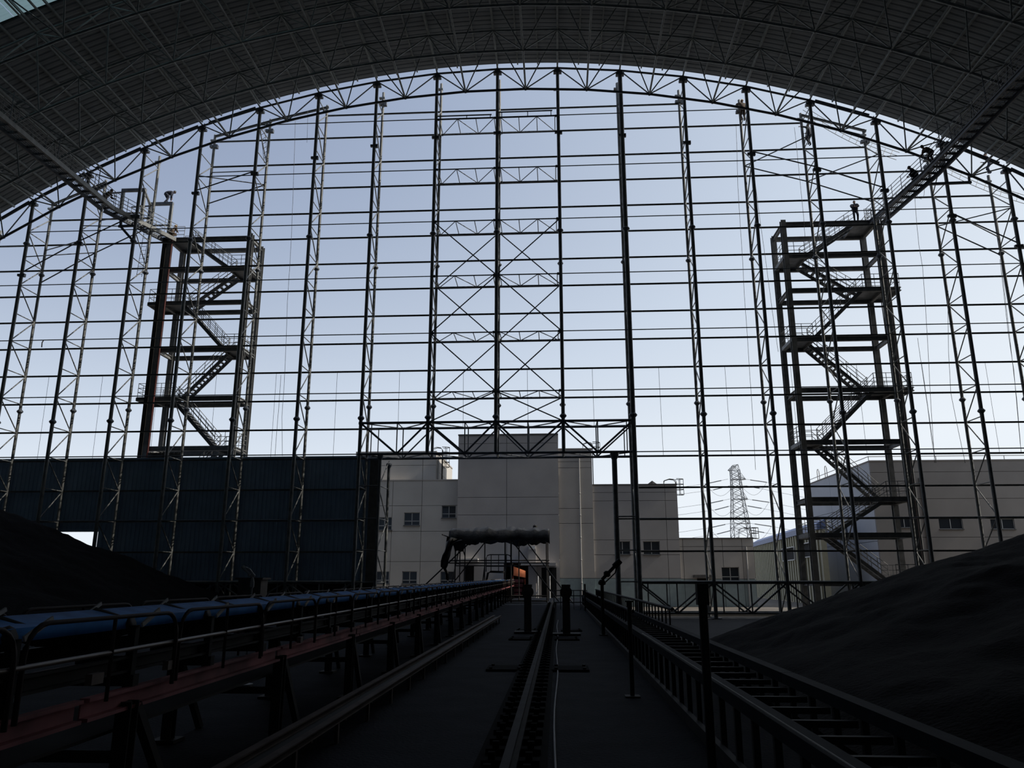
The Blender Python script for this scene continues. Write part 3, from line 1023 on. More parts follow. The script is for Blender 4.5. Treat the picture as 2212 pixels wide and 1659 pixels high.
def person(label, loc, heading, hip=.90, pole=None, lean=0.0, hands=None, feet=None, helmet=True, cloth='cloth', head_pitch=0.0, group='workers', bulk=1.0):
    """heading: degrees, the way the person faces (0 = away from the camera). Local axes: x right, y forward, z up."""
    body = None
    L = math.radians(lean)
    fw, up = V((0, 1, 0)), V((0, 0, 1))
    td = up * math.cos(L) + fw * math.sin(L)
    pel = V((0, 0, hip))
    waist, chest, neck = pel + td * .18, pel + td * .40, pel + td * .54
    hd = up * math.cos(L * .55 + head_pitch) + fw * math.sin(L * .55 + head_pitch)
    head = neck + hd * .15
    feet = feet or ((-.11, 0.0, 0), (.11, 0.02, 0))
    hands = hands or ((-.26, .06, hip - .08), (.26, .06, hip - .08))
    pts = [pel, waist, chest, neck]
    rad = [(.18 * bulk, .15 * bulk), (.175 * bulk, .14 * bulk), (.20 * bulk, .15 * bulk), .065]
    edges = [(0, 1), (1, 2), (2, 3), (3, 4)]
    pts.append(head)
    rad.append((.075, .085))
    wr = []
    for s, hnd, ft in ((-1, V(hands[0]), V(feet[0])), (1, V(hands[1]), V(feet[1]))):
        sh = chest + V((s * .19, 0, 0)) + td * .07
        el, wp = ik(sh, hnd, .29, .26, V((s * (pole or .6), -.8, -.3)))
        k = len(pts)
        pts += [sh, el, wp]
        rad += [.085 * bulk, .066 * bulk, .042]
        edges += [(2, k), (k, k + 1), (k + 1, k + 2)]
        wr.append((wp, (wp - el), s))
        hp = pel + V((s * .10, 0, -.04))
        ankle = ft + V((0, 0, .08))
        kn, ak = ik(hp, ankle, .43, .42, V((s * .15, 1, 0)))
        k = len(pts)
        pts += [hp, kn, ak, ak + V((0, .16, -.045))]
        rad += [.115, .085, .062, .05]
        edges += [(0, k), (k, k + 1), (k + 1, k + 2), (k + 2, k + 3)]
    body = skin_mesh('person', pts, edges, rad, cloth)
    body.location = loc
    body.rotation_euler = (0, 0, math.radians(heading))
    tag(body, label, 'person', group)
    # head with nose, mouth, ears and eyes
    bm = bmesh.new()
    bmesh.ops.create_uvsphere(bm, u_segments=16, v_segments=12, radius=1)
    side = fw * math.cos(L * .55 + head_pitch) - up * math.sin(L * .55 + head_pitch)
    for v in bm.verts:
        p = v.co.copy()
        q = V((p.x * .078, p.y * .098, p.z * .118))
        if p.y > .8 and abs(p.x) < .3 and -.35 < p.z < .2:
            q.y += .028                                    # nose
        if p.y > .6 and abs(p.x) < .35 and -.62 < p.z < -.42:
            q.y += .008                                    # lips
        if p.z < -.3:
            q.x *= .86                                     # jaw
        if abs(p.x) > .93 and abs(p.z) < .3:
            q.x *= 1.18                                    # ears
        if p.y > .75 and .2 < abs(p.x) < .55 and 0 < p.z < .3:
            q.y -= .012                                    # eye sockets
        v.co = head + V((1, 0, 0)) * q.x + side * q.y + hd * q.z
    me = bpy.data.meshes.new('face')
    bm.to_mesh(me)
    bm.free()
    for p in me.polygons:
        p.use_smooth = True
    me.materials.append(M['skin'])
    h = obj('face', me, body)
    mb = MB()
    for s in (-1, 1):
        mb.lathe(head + V((s * .032, 0, 0)) + side * .088 + hd * .018, [(.004, -.008), (.011, 0), (.004, .008)], 6)
    mb.build('eyes', 'hair', None).parent = h
    bm = bmesh.new()
    bmesh.ops.create_uvsphere(bm, u_segments=16, v_segments=8, radius=1)
    bmesh.ops.delete(bm, geom=[v for v in bm.verts if v.co.z < -.05], context='VERTS')
    for v in bm.verts:
        p = v.co
        brim = 1.18 if p.z < .12 else 1.0
        k = 1.16 if helmet else 1.05
        v.co = head + V((1, 0, 0)) * (p.x * .082 * k * brim) + side * (p.y * .104 * k * brim - (.0 if helmet else .012)) + hd * (p.z * .125 * (1.1 if helmet else 1.02) + .025)
    me = bpy.data.meshes.new('helmet' if helmet else 'hair')
    bm.to_mesh(me)
    bm.free()
    for p in me.polygons:
        p.use_smooth = True
    me.materials.append(M['helmet' if helmet else 'hair'])
    obj('helmet' if helmet else 'hair', me, body)
    for wp, d, s in wr:
        hand(body, wp, d, -s)
    return body


person('person in dark clothes standing with folded arms on the stair tower roof, bareheaded', (22.37, 54.05, 27.2), 165, pole=4, hands=((.0, .24, 1.16), (.02, .27, 1.10)), helmet=False, bulk=1.3)
person('worker in a yellow helmet hugging the outer post top, third post from the doorway', (14.12, 51.55, 34.42), 10, lean=6, hands=((-.16, .42, 1.5), (.16, .40, 1.2)), cloth='cloth2')
person('worker standing on a girt and reaching sideways beside the cable ladder post', (18.75, 51.62, 32.25), 40, lean=4, hands=((-.75, .25, 1.32), (.1, .42, 1.15)), helmet=False, cloth='cloth')
person('worker in brown bending forward on the dark catwalk, higher of two there', (24.2, 45.9, 27.24), 100, hip=.84, lean=72, hands=((-.2, .75, .55), (.2, .7, .6)), cloth='cloth2', helmet=False)
person('worker crouching low on the dark catwalk behind its railing', (24.1, 47.9, 27.24), 60, hip=.40, lean=40, hands=((-.15, .5, .35), (.2, .45, .4)), feet=((-.13, .1, 0), (.13, -.05, 0)), helmet=False)
person('worker leaning on an outer post beside the lower cable ladder', (31.2, 51.75, 29.55), 60, lean=20, hands=((-.35, .45, 1.3), (.1, .45, 1.1)), feet=((-.2, .1, .0), (.2, .0, .15)), helmet=False)
person('worker stooping on top of the lower goal frame, back to the hall', (-30.35, 53.75, 30.2), -60, hip=.80, lean=78, hands=((-.2, .45, .35), (.2, .5, .38)), feet=((-.2, -.05, 0), (.22, .08, 0)), helmet=False, bulk=1.3)
person('worker in brown leaning over the railing of the pale catwalk', (-32.1, 48.9, 27.24), -80, lean=42, hands=((-.2, .62, .95), (.2, .68, .98)), cloth='cloth2', helmet=False)
person('worker in a helmet crouching at the tower column with the red pipe', (-29.42, 53.55, 27.22), -20, hip=.36, lean=35, hands=((-.18, .45, .5), (.2, .45, .5)), cloth='cloth2')

# ---------------------------------------------------------------- buildings across the yard
def minus(rects, h):
    out = []
    for (a, b, c, d) in rects:
        if h[1] <= a or h[0] >= b or h[3] <= c or h[2] >= d:
            out.append((a, b, c, d))
            continue
        x0, x1 = max(a, h[0]), min(b, h[1])
        for r in ((a, x0, c, d), (x1, b, c, d), (x0, x1, c, h[2]), (x0, x1, h[3], d)):
            if r[1] - r[0] > 1e-4 and r[3] - r[2] > 1e-4:
                out.append(r)
    return out


def facade(parent, x0, x1, z0, z1, y, xs, zs, m, holes=(), gap=.035, th=.22, dado=None):
    """Rendered wall fields with recessed joints between them, each field a part."""
    xs, zs = [x0] + sorted(xs) + [x1], [z0] + sorted(zs) + [z1]
    for i in range(len(xs) - 1):
        for j in range(len(zs) - 1):
            rs = [(xs[i] + (gap if i else 0), xs[i + 1], zs[j] + (gap if j else 0), zs[j + 1])]
            for h in holes:
                rs = minus(rs, h)
            if not rs:
                continue
            mb = MB()
            for a, b, c, d in rs:
                mb.box((a, y, c), (b, y + th, d))
            low = bool(dado) and zs[j + 1] <= dado[0] + .01
            mb.build('wall_panel', 'dado' if low else m, parent, label='grey-green painted base panel' if low else None)


def window(parent, x0, x1, z0, z1, y, transom=.34, open_sash=False, m='win_frame'):
    t, mb = .05, MB()
    xm, zt = (x0 + x1) / 2, z0 + (z1 - z0) * transom
    for a, b in (((x0, y, z0), (x0 + t, y + .08, z1)), ((x1 - t, y, z0), (x1, y + .08, z1)), ((x0, y, z0), (x1, y + .08, z0 + t)), ((x0, y, z1 - t), (x1, y + .08, z1)),
                 ((xm - t * .7, y, z0), (xm + t * .7, y + .08, z1))):
        mb.box(a, b)
    if transom:
        mb.box((x0, y, zt - t * .7), (x1, y + .08, zt + t * .7))
    w = mb.build('window', m, parent)
    for a, b in ((x0 + t, xm - t * .7), (xm + t * .7, x1 - t)):
        for c, d in (((z0 + t, zt - t * .7), (zt + t * .7, z1 - t)) if transom else ((z0 + t, z1 - t),)):
            MB().box((a, y + .03, c), (b, y + .05, d)).build('pane', 'glass', w)
    MB().box((x0 - .05, y - .2, z0 - .06), (x1 + .05, y + .02, z0)).build('sill', 'joint', w)
    return w


def px_box(x0, y0, x1, y1, Y):
    a, b = at(x0, y1, Y), at(x1, y0, Y)
    return a.x, b.x, a.z, b.z


def drainpipe(parent, x, y, z0, z1, r=.06, m='pipe_white'):
    o = bar(parent, 'drainpipe', (x, y, z0), (x, y, z1), r, m=m)
    for k in range(1, int((z1 - z0) / 2)):
        bar(parent, 'pipe_collar', (x, y, z0 + k * 2), (x, y, z0 + k * 2 + .12), r + .02, m=m)


def caged_ladder(parent, x, y, z0, z1, roof_x, cage_from, m='black_steel'):
    """Wall ladder with hoops; its rails bend over the parapet towards roof_x."""
    mb = MB()
    top = z1
    for dy in (0, .45):
        mb.tube([(x, y + dy, z0), (x, y + dy, top - .25), (x + (roof_x - x) * .15, y + dy, top - .05), (x + (roof_x - x) * .5, y + dy, top), (roof_x - (roof_x - x) * .1, y + dy, top - .15), (roof_x, y + dy, top - 1.0)], .035)
    ld = mb.build('ladder', m, parent)
    for k in range(int((top - .4 - z0) / .33)):
        bar(ld, 'rung', (x, y, z0 + .2 + k * .33), (x, y + .45, z0 + .2 + k * .33), .022, m=m, shape='pipe6')
    sg = -1 if roof_x < x else 1
    n = max(1, int((top - cage_from) / .42))
    for k in range(n + 1):
        z = cage_from + (top - cage_from) * k / n
        pts = [V((x - sg * .7 * math.sin(t), y + .225 - .42 * math.cos(t), z)) for t in [math.pi * q / 6 for q in range(7)]]
        MB().tube(pts, .03).build('cage_hoop', m, ld)
    for t in (.5, 1.57, 2.6):
        bar(ld, 'cage_bar', (x - sg * .7 * math.sin(t), y + .225 - .42 * math.cos(t), cage_from), (x - sg * .7 * math.sin(t), y + .225 - .42 * math.cos(t), top), .025, m=m, shape='pipe6')


YB = 72.0
GZ = -0.75
# --- the tall middle block with the conveyor doorway
bt = thing('process_tower', 'tall flat roofed grey tower block with the conveyor doorway at its foot', 'building', (-4.5, YB, GZ))
tx0, tx1, tz = at(988, 1100, YB).x, at(1207, 1100, YB).x, at(1100, 940, YB).z
door = (at(1088, 1150, YB).x, at(1142, 1150, YB).x, 0.0, at(1200, 1217, YB).z)
sd1 = px_box(1003, 1221, 1024, 1254, YB)
sd2 = px_box(1170, 1226, 1191, 1282, YB)
sd1 = (sd1[0], sd1[1], 0.05, sd1[3])
sd2 = (sd2[0], sd2[1], 0.05, sd2[3])
facade(bt, tx0, tx1, GZ, tz, YB, [at(1094, 1150, YB).x], [at(1200, y, YB).z for y in (957, 1074, 1112)], 'wall_mid', [door, sd1, sd2])
mb = MB()
for a, b, c, d in minus(minus(minus([(tx0 + .02, tx1 - .02, GZ, tz - .1)], door), sd1), sd2):
    mb.box((a, YB + .2, c), (b, YB + .6, d))
mb.box((tx0 + .02, YB + .6, 5), (tx1 - .02, YB + 9, tz - .1))
mb.box((tx0 + .02, YB + 9, GZ), (tx1 - .02, YB + 9.3, tz - .1)).box((tx0 + .02, YB + .6, GZ), (tx0 + .3, YB + 9, 5)).box((tx1 - .3, YB + .6, GZ), (tx1 - .02, YB + 9, 5)).box((tx0, YB + .3, GZ), (tx1, YB + 9, -.02))
mb.build('core', 'joint', bt)
MB().box((tx0 - .04, YB - .06, tz), (tx1 + .04, YB + 9.3, tz + .12)).build('parapet_cap', 'joint', bt)
MB().box((sd1[0], YB + .25, 0), (sd1[1], YB + .3, sd1[3])).box((sd1[0] - .06, YB - .03, 0), (sd1[0], YB + .1, sd1[3])).build('side_door', 'dark', bt)
MB().box((sd2[0], YB + .25, 0), (sd2[1], YB + .3, sd2[3])).box((sd2[1], YB - .03, 0), (sd2[1] + .45, YB + .05, sd2[3])).build('side_door', 'dark', bt)
cpx = px_box(1126, 1216, 1201, 1223, YB)
MB().box((cpx[0], YB - 1.0, cpx[2]), (cpx[1], YB, cpx[3])).build('door_canopy', 'wall_mid', bt)
cpx = px_box(993, 1207, 1034, 1213, YB)
MB().box((cpx[0], YB - .8, cpx[2]), (cpx[1], YB, cpx[3])).build('door_canopy', 'wall_warm', bt)
for xx in (1163, 1188):
    p = at(xx, 1250, YB)
    bar(bt, 'white_bollard', (p.x, YB - 1.2, 0), (p.x, YB - 1.2, 1.9), .05, m='white')
bar(bt, 'white_bollard', (at(1154, 1150, YB).x, YB - 1.2, .1), (at(1163, 1150, YB).x, YB - 1.2, .75), .05, m='white')
cb = px_box(1142, 1180, 1158, 1292, YB)
MB().box((cb[0], YB - .5, 0), (cb[1], YB, cb[3])).build('duct', 'wall_mid', bt)
cb = px_box(1143, 1180, 1156, 1187, YB)
MB().box((cb[0], YB - .6, cb[2]), (cb[1], YB - .1, cb[3])).build('duct_cap', 'white', bt)
# lamp-lit machine just inside the doorway
om = thing('drive_housing', 'orange conveyor drive housing glowing under a lamp inside the tower doorway', 'machine', (door[0] + .9, YB + 1.5, .1))
MB().add([(door[0] + .85, YB + .9, 1.95), (door[0] + 1.95, YB + .9, 1.75), (door[0] + 1.95, YB + .9, 2.35), (door[0] + .85, YB + .9, 2.75),
          (door[0] + .85, YB + 4, 1.95), (door[0] + 1.95, YB + 4, 1.75), (door[0] + 1.95, YB + 4, 2.35), (door[0] + .85, YB + 4, 2.75)],
         [(0, 1, 2, 3), (7, 6, 5, 4), (0, 4, 5, 1), (1, 5, 6, 2), (2, 6, 7, 3), (3, 7, 4, 0)]).build('hood', 'orange', om)
for k in range(4):
    z = .12 + k * .4
    MB().box((door[0] + .75, YB + .2, z), (door[0] + 1.55 + k * .08, YB + 3, z + .3)).build('side_plate', 'red', om)
bar(om, 'support_leg', (door[0] + .8, YB + 1, 0), (door[0] + .8, YB + 1, 2), .1, .1, 'red', 'box')
bar(om, 'support_leg', (door[0] + 1.9, YB + 1, 0), (door[0] + 1.9, YB + 1, 1.8), .1, .1, 'red', 'box')
lamp = bpy.data.lights.new('doorway_lamp', 'POINT')
lamp.energy = 15
lamp.color = (1.0, .62, .38)
lamp.shadow_soft_size = .15
lo = bpy.data.objects.new('doorway_lamp', lamp)
lo.location = (door[1] - .55, YB + .55, 2.75)
COL.objects.link(lo)
MB().lathe((door[1] - .55, YB + .55, 2.82), [(.02, .2), (.16, .06), (.2, 0)], 10).build('hanging_lamp', 'white', None, 'small hanging lamp shade just inside the tower doorway', 'lamp')

# --- wing with the roof ladder, cladding side
bw = thing('office_wing', 'warm grey rendered wing with staggered windows beside the cladding wall', 'building', (-13, YB + .5, GZ))
y = YB + .5
wx0, wx1, wz = -19.5, tx0, at(1200, 1036, y).z
wins = [px_box(872, 1107, 907, 1135, y), px_box(954, 1092, 985, 1119, y), px_box(814, 1117, 847, 1145, y), px_box(868, 1234, 901, 1261, y), px_box(808, 1234, 841, 1261, y), px_box(951, 1234, 984, 1261, y)]
facade(bw, wx0, wx1, GZ, wz, y, [at(909, 1150, y).x, at(845, 1150, y).x], [at(1200, q, y).z for q in (1091, 1147, 1213)], 'wall_warm', wins)
MB().box((wx0, y + .3, GZ), (wx1, y + 10, wz - .05)).build('core', 'joint', bw)
for i, w in enumerate(wins):
    window(bw, w[0], w[1], w[2], w[3], y + .1, .34 if i < 3 else .28)
MB().box((wx0, y - .04, wz), (wx1, y + 10, wz + .1)).build('parapet_cap', 'wall_tan', bw)

# --- taller stair head behind that wing
bh = thing('stair_block', 'taller warm grey block behind the wing, sunlit on one side, with a caged roof ladder', 'building', (-14, 74, 10))
y, y2 = 74.0, 85.7
hx1, hz = at(942, 1000, y).x, at(1200, 975, y).z
facade(bh, -19.5, hx1, 9.5, hz, y, [at(909, 1150, y).x], [at(1200, 1003, y).z], 'wall_warm')
MB().box((-19.5, y + .22, 9.0), (hx1 - .2, y2, hz - .05)).build('core', 'joint', bh)
zj = [9.5, hz - 1.7, hz - .05]
for i in range(2):
    MB().box((hx1 - .22, y + .24, zj[i] + (.035 if i else 0)), (hx1, y2, zj[i + 1])).build('wall_panel', 'wall_warm', bh)
MB().box((-19.5, y - .05, hz), (hx1 + .05, y2, hz + .14)).build('parapet_cap', 'wall_tan', bh)
drainpipe(bh, hx1 + .12, y + .5, 10.5, hz - .2, .07)
caged_ladder(bh, hx1 + .35, y + 1.5, wz + .1, at(1200, 958, y).z, hx1 - .75, hz - 1.2)

# --- wing on the other side of the tower
bs = thing('service_wing', 'tan grey block with a white drainpipe and roof ladder beside the tower', 'building', (2, YB, GZ))
y = YB + .25
sx1, sz = at(1281, 1100, y).x, at(1200, 971, y).z
facade(bs, tx1, sx1, GZ, sz, y, [], [at(1200, q, y).z for q in (998, 1011, 1099, 1131)] + [1.68], 'wall_tan', dado=(1.68,))
MB().box((tx1, y + .22, GZ), (sx1, y + 9, sz - .05)).build('core', 'joint', bs)
MB().box((tx1, y - .05, sz), (sx1 + .05, y + 9, sz + .1)).build('parapet_cap', 'wall_tan', bs)
drainpipe(bs, at(1253, 1100, y).x, y - .1, GZ, at(1200, 990, y).z)
drainpipe(bs, at(1206, 1100, y).x, y - .1, GZ, at(1200, 985, y).z, .04)
caged_ladder(bs, sx1 + .12, y + .5, at(1200, 1049, y).z, at(1200, 954, y).z, sx1 - .85, at(1200, 975, y).z)

# --- lower long block with two windows
bl = thing('workshop_block', 'grey block with two windows, a roof vent and a caged ladder at its corner', 'building', (7, YB, GZ))
y = YB + .4
lx1, lz = at(1464, 1100, y).x, at(1200, 1049, y).z
wins = [px_box(1328, 1169, 1361, 1198, y), px_box(1390, 1169, 1425, 1198, y)]
facade(bl, sx1, lx1, GZ, lz, y, [at(1440, 1150, y).x], [at(1200, q, y).z for q in (1065, 1083, 1167, 1199)] + [1.68], 'wall_mid', wins, dado=(1.68,))
MB().box((sx1, y + .3, GZ), (lx1, y + 9, lz - .05)).build('core', 'joint', bl)
for w in wins:
    window(bl, w[0], w[1], w[2], w[3], y + .1, .3)
MB().box((sx1, y - .05, lz), (lx1 + .05, y + 9, lz + .1)).build('parapet_cap', 'joint', bl)
p = at(1409, 1046, y + 3)
MB().lathe((p.x, y + 3, lz - .1), [(.25, 0), (.25, .35), (.62, .42), (.03, .85)], 8).build('roof_vent', 'black_steel', bl)
caged_ladder(bl, lx1 + .1, y + .8, at(1200, 1145, y).z, at(1200, 1034, y).z, lx1 - 1.1, at(1200, 1068, y).z)

# --- low annexe with one window
ba = thing('low_annexe', 'low grey annexe with one white framed window and a drainpipe at its corner', 'building', (14, YB, GZ))
y = YB + .5
ax1, az = at(1629, 1200, y).x, at(1200, 1165, y).z
wins = [px_box(1560, 1225, 1596, 1255, y)]
facade(ba, lx1, ax1, GZ, az, y, [at(1473, 1150, y).x, at(1558, 1150, y).x, at(1600, 1150, y).x], [at(1200, 1182, y).z, 1.62], 'wall_tan', wins, dado=(1.62,))
MB().box((lx1, y + .3, GZ), (ax1, y + 8, az - .05)).build('core', 'joint', ba)
window(ba, *wins[0], y + .1, .3)
MB().box((lx1, y - .05, az), (ax1 + .05, y + 8, az + .1)).build('parapet_cap', 'joint', ba)
drainpipe(ba, at(1612, 1200, y).x, y - .1, GZ, at(1200, 1182, y).z, .07)
MB().box((at(1492, 1150, y).x, y - .9, 1.75), (at(1535, 1150, y).x, y, 2.0)).build('door_canopy', 'joint', ba)
MB().box((at(1500, 1150, y).x, y - .02, GZ), (at(1527, 1150, y).x, y + .05, 1.7)).build('door_leaf', 'dark', ba)
caged_ladder(ba, ax1 + .15, y + 1, 1.2, at(1200, 1140, y).z, ax1 - 1.0, at(1200, 1163, y).z)

# --- cream profiled shed running away beside it
sh = thing('profiled_shed', 'cream profiled metal shed with blue roof trim, running away behind the annexe', 'shed', (25, 75, GZ))
a, b = V((24.4, 75, GZ)), V((27.8, 114, GZ))
hh = 6.95
d = (b - a).normalized()
nrm = V((-d.y, d.x, 0))
ln = (b - a).length
holes = [(3.7, 8.0, 4.5, 5.85), (11.2, 17.8, 4.4, 5.75)]
mb, s = MB(), 0.0
while s < ln:
    for r in minus(minus([(s, s + .8, 0, hh)], holes[0]), holes[1]):
        p, q = a + d * r[0], a + d * r[1]
        mb.add([p + V((0, 0, r[2])), q + V((0, 0, r[2])), q + V((0, 0, r[3])), p + V((0, 0, r[3]))], [(3, 2, 1, 0)])
    for r in minus(minus([(s + .8, s + 1.2, 0, hh)], holes[0]), holes[1]):
        p, q, k = a + d * r[0], a + d * r[1], nrm * .14
        g = [(p, p + k), (p + k, q + k), (q + k, q)]
        for u, w in g:
            mb.add([u + V((0, 0, r[2])), w + V((0, 0, r[2])), w + V((0, 0, r[3])), u + V((0, 0, r[3]))], [(3, 2, 1, 0)])
    s += 1.2
mb.build('profiled_wall', 'yellow', sh)
for h0, h1, z0, z1 in holes:
    mb = MB()
    for u in ((h0, z0, h1, z0), (h0, z1, h1, z1), (h0, z0, h0, z1), (h1, z0, h1, z1)):
        mb.bar(a + d * u[0] + nrm * .2 + V((0, 0, u[1])), a + d * u[2] + nrm * .2 + V((0, 0, u[3])), .14, .1, 'box')
    w = mb.build('window', 'white', sh)
    p, q = a + d * h0, a + d * h1
    MB().add([p + V((0, 0, z0)), q + V((0, 0, z0)), q + V((0, 0, z1)), p + V((0, 0, z1))], [(0, 1, 2, 3)]).build('pane', 'dark', w)
e = d * -.1
MB().add([a + nrm * .25 + V((0, 0, hh - .1)), b + nrm * .25 + V((0, 0, hh - .1)), b + nrm * .25 + V((0, 0, hh + .45)), a + nrm * .25 + V((0, 0, hh + .45)),
          a - nrm * .6 + V((0, 0, hh - .1)), b - nrm * .6 + V((0, 0, hh - .1)), b - nrm * .6 + V((0, 0, hh + .9)), a - nrm * .6 + V((0, 0, hh + .9))],
         [(0, 1, 2, 3), (3, 2, 6, 7), (5, 4, 7, 6), (0, 3, 7, 4), (1, 5, 6, 2), (0, 4, 5, 1)]).build('roof_trim', 'blue_trim', sh)
MB().add([a + V((0, 0, 0)), a - nrm * .5, a - nrm * .5 + V((0, 0, hh)), a + V((0, 0, hh))], [(0, 1, 2, 3)]).build('end_wall', 'yellow', sh)

# --- big brown building with the pale flank
bb = thing('storage_building', 'large brown rendered building with a pale flank wall and a parapet rail', 'building', (30, YB, GZ))
bx0, bx1, bz, by2 = at(1890, 1100, YB).x, 75.0, at(1200, 1003, YB).z, 90.0
wins = [px_box(2030, 1118, 2078, 1143, YB), px_box(2142, 1120, 2190, 1143, YB), px_box(1940, 1117, 1968, 1140, YB)]
facade(bb, bx0, bx1, GZ, bz, YB, [bx0 + 9, bx0 + 18], [5.2, 8.6, 11.0], 'wall_brown', wins)
for w in wins:
    window(bb, *w, YB + .1, 0)
MB().box((bx0 + .25, YB + .3, GZ), (bx1, by2, bz - .05)).build('core', 'joint', bb)
ys = [YB + .24, 77.5, 83.0, by2]
zs = [GZ, 4.9, 8.3, bz]
fw = [(79.2, 80.6, 5.2, 7.2), (84.5, 86.5, 6.0, 7.8)]
for i in range(3):
    for j in range(3):
        rs = [(ys[i] + (.04 if i else 0), ys[i + 1], zs[j] + (.04 if j else 0), zs[j + 1])]
        for h in fw:
            rs = minus(rs, h)
        mb = MB()
        for r in rs:
            mb.box((bx0 - .002, r[0], r[2]), (bx0 + .25, r[1], r[3]))
        mb.build('flank_panel', 'wall_white', bb, label='pale flank wall panel')
for y0_, y1_, z0_, z1_ in fw:
    mb = MB().box((bx0 + .05, y0_, z0_), (bx0 + .12, y0_ + .06, z1_)).box((bx0 + .05, y1_ - .06, z0_), (bx0 + .12, y1_, z1_)).box((bx0 + .05, (y0_ + y1_) / 2 - .04, z0_), (bx0 + .12, (y0_ + y1_) / 2 + .04, z1_)).box((bx0 + .05, y0_, z1_ - .06), (bx0 + .12, y1_, z1_)).box((bx0 + .05, y0_, z0_), (bx0 + .12, y1_, z0_ + .06))
    w = mb.build('window', 'win_frame', bb)
    MB().box((bx0 + .08, y0_, z0_), (bx0 + .1, y1_, z1_)).build('pane', 'glass', w)
MB().box((bx0 - .05, YB - .05, bz), (bx1, by2, bz + .12)).build('parapet_cap', 'wall_brown', bb)
bar(bb, 'parapet_rail', (bx0, YB + .2, bz + .5), (bx1, YB + .2, bz + .5), .035, m='pipe_white')
bar(bb, 'parapet_rail', (bx0, YB + .2, bz + .5), (bx0, by2, bz + .5), .035, m='pipe_white')
for k in range(12):
    bar(bb, 'rail_post', (bx0 + k * 3, YB + .2, bz + .1), (bx0 + k * 3, YB + .2, bz + .5), .03, m='pipe_white')
for yy in (84, 86.5):
    mb = MB().tube([(bx0 + .2, yy, bz), (bx0 + .2, yy, bz + 1.1), (bx0 + .2, yy + .2, bz + 1.35), (bx0 + .2, yy + .45, bz + 1.35), (bx0 + .2, yy + .6, bz + 1.1), (bx0 + .2, yy + .6, bz)], .04)
    mb.build('ladder_loop', 'pipe_white', bb)
drainpipe(bb, at(1995, 1100, YB).x, YB - .1, GZ, bz - 1.5, .09, 'joint')

# ---------------------------------------------------------------- pylon and its lines
YP = 250.0
pb = at(1607, 1200, YP)
ptop = at(1596, 1003, YP).z
py = thing('lattice_pylon', 'distant lattice power pylon rising behind the low annexe roof', 'pylon', (pb.x, YP, GZ))
wid = [(GZ, 3.4), (at(1600, 1135, YP).z, 2.5), (at(1600, 1080, YP).z, 1.75), (at(1600, 1040, YP).z, 1.4), (at(1600, 1022, YP).z, 1.3)]


def pw(z):
    for (z0, w0), (z1, w1) in zip(wid, wid[1:]):
        if z <= z1:
            return w0 + (w1 - w0) * (z - z0) / (z1 - z0)
    return wid[-1][1]


zs = [GZ]
while zs[-1] < wid[-1][0] - .5:
    zs.append(zs[-1] + pw(zs[-1]) * 1.0)
cxp = lambda z: pb.x - 1.0 * (z - GZ) / (ptop - GZ)
cor = ((-1, -1), (1, -1), (1, 1), (-1, 1))
P = lambda z, c: V((cxp(z) + c[0] * pw(z), YP + c[1] * pw(z), z))
for i in range(len(zs) - 1):
    for q in range(4):
        bar(py, 'leg', P(zs[i], cor[q]), P(zs[i + 1], cor[q]), .12, m='pylon', shape='pipe6')
        bar(py, 'lattice_bar', P(zs[i], cor[q]), P(zs[i + 1], cor[(q + 1) % 4]), .07, m='pylon', shape='pipe6')
        bar(py, 'lattice_bar', P(zs[i], cor[(q + 1) % 4]), P(zs[i + 1], cor[q]), .07, m='pylon', shape='pipe6')
        if i % 2 == 0:
            bar(py, 'lattice_bar', P(zs[i], cor[q]), P(zs[i], cor[(q + 1) % 4]), .06, m='pylon', shape='pipe6')
zt = zs[-1]
peak = [V((cxp(zt) - 2.2, YP, at(1600, 1016, YP).z)), V((cxp(zt) + 1.1, YP, ptop)), V((cxp(zt) - .6, YP, ptop - .3))]
for q in range(4):
    for p in peak:
        bar(py, 'peak_bar', P(zt, cor[q]), p, .08, m='pylon', shape='pipe6')
for p, q in ((0, 1), (0, 2), (1, 2)):
    bar(py, 'peak_bar', peak[p], peak[q], .08, m='pylon', shape='pipe6')
for i in range(1, 6):
    bar(py, 'peak_bar', peak[0].lerp(peak[2], i / 6), P(zt, (0, 0)).lerp(peak[1], i / 6), .06, m='pylon', shape='pipe6')
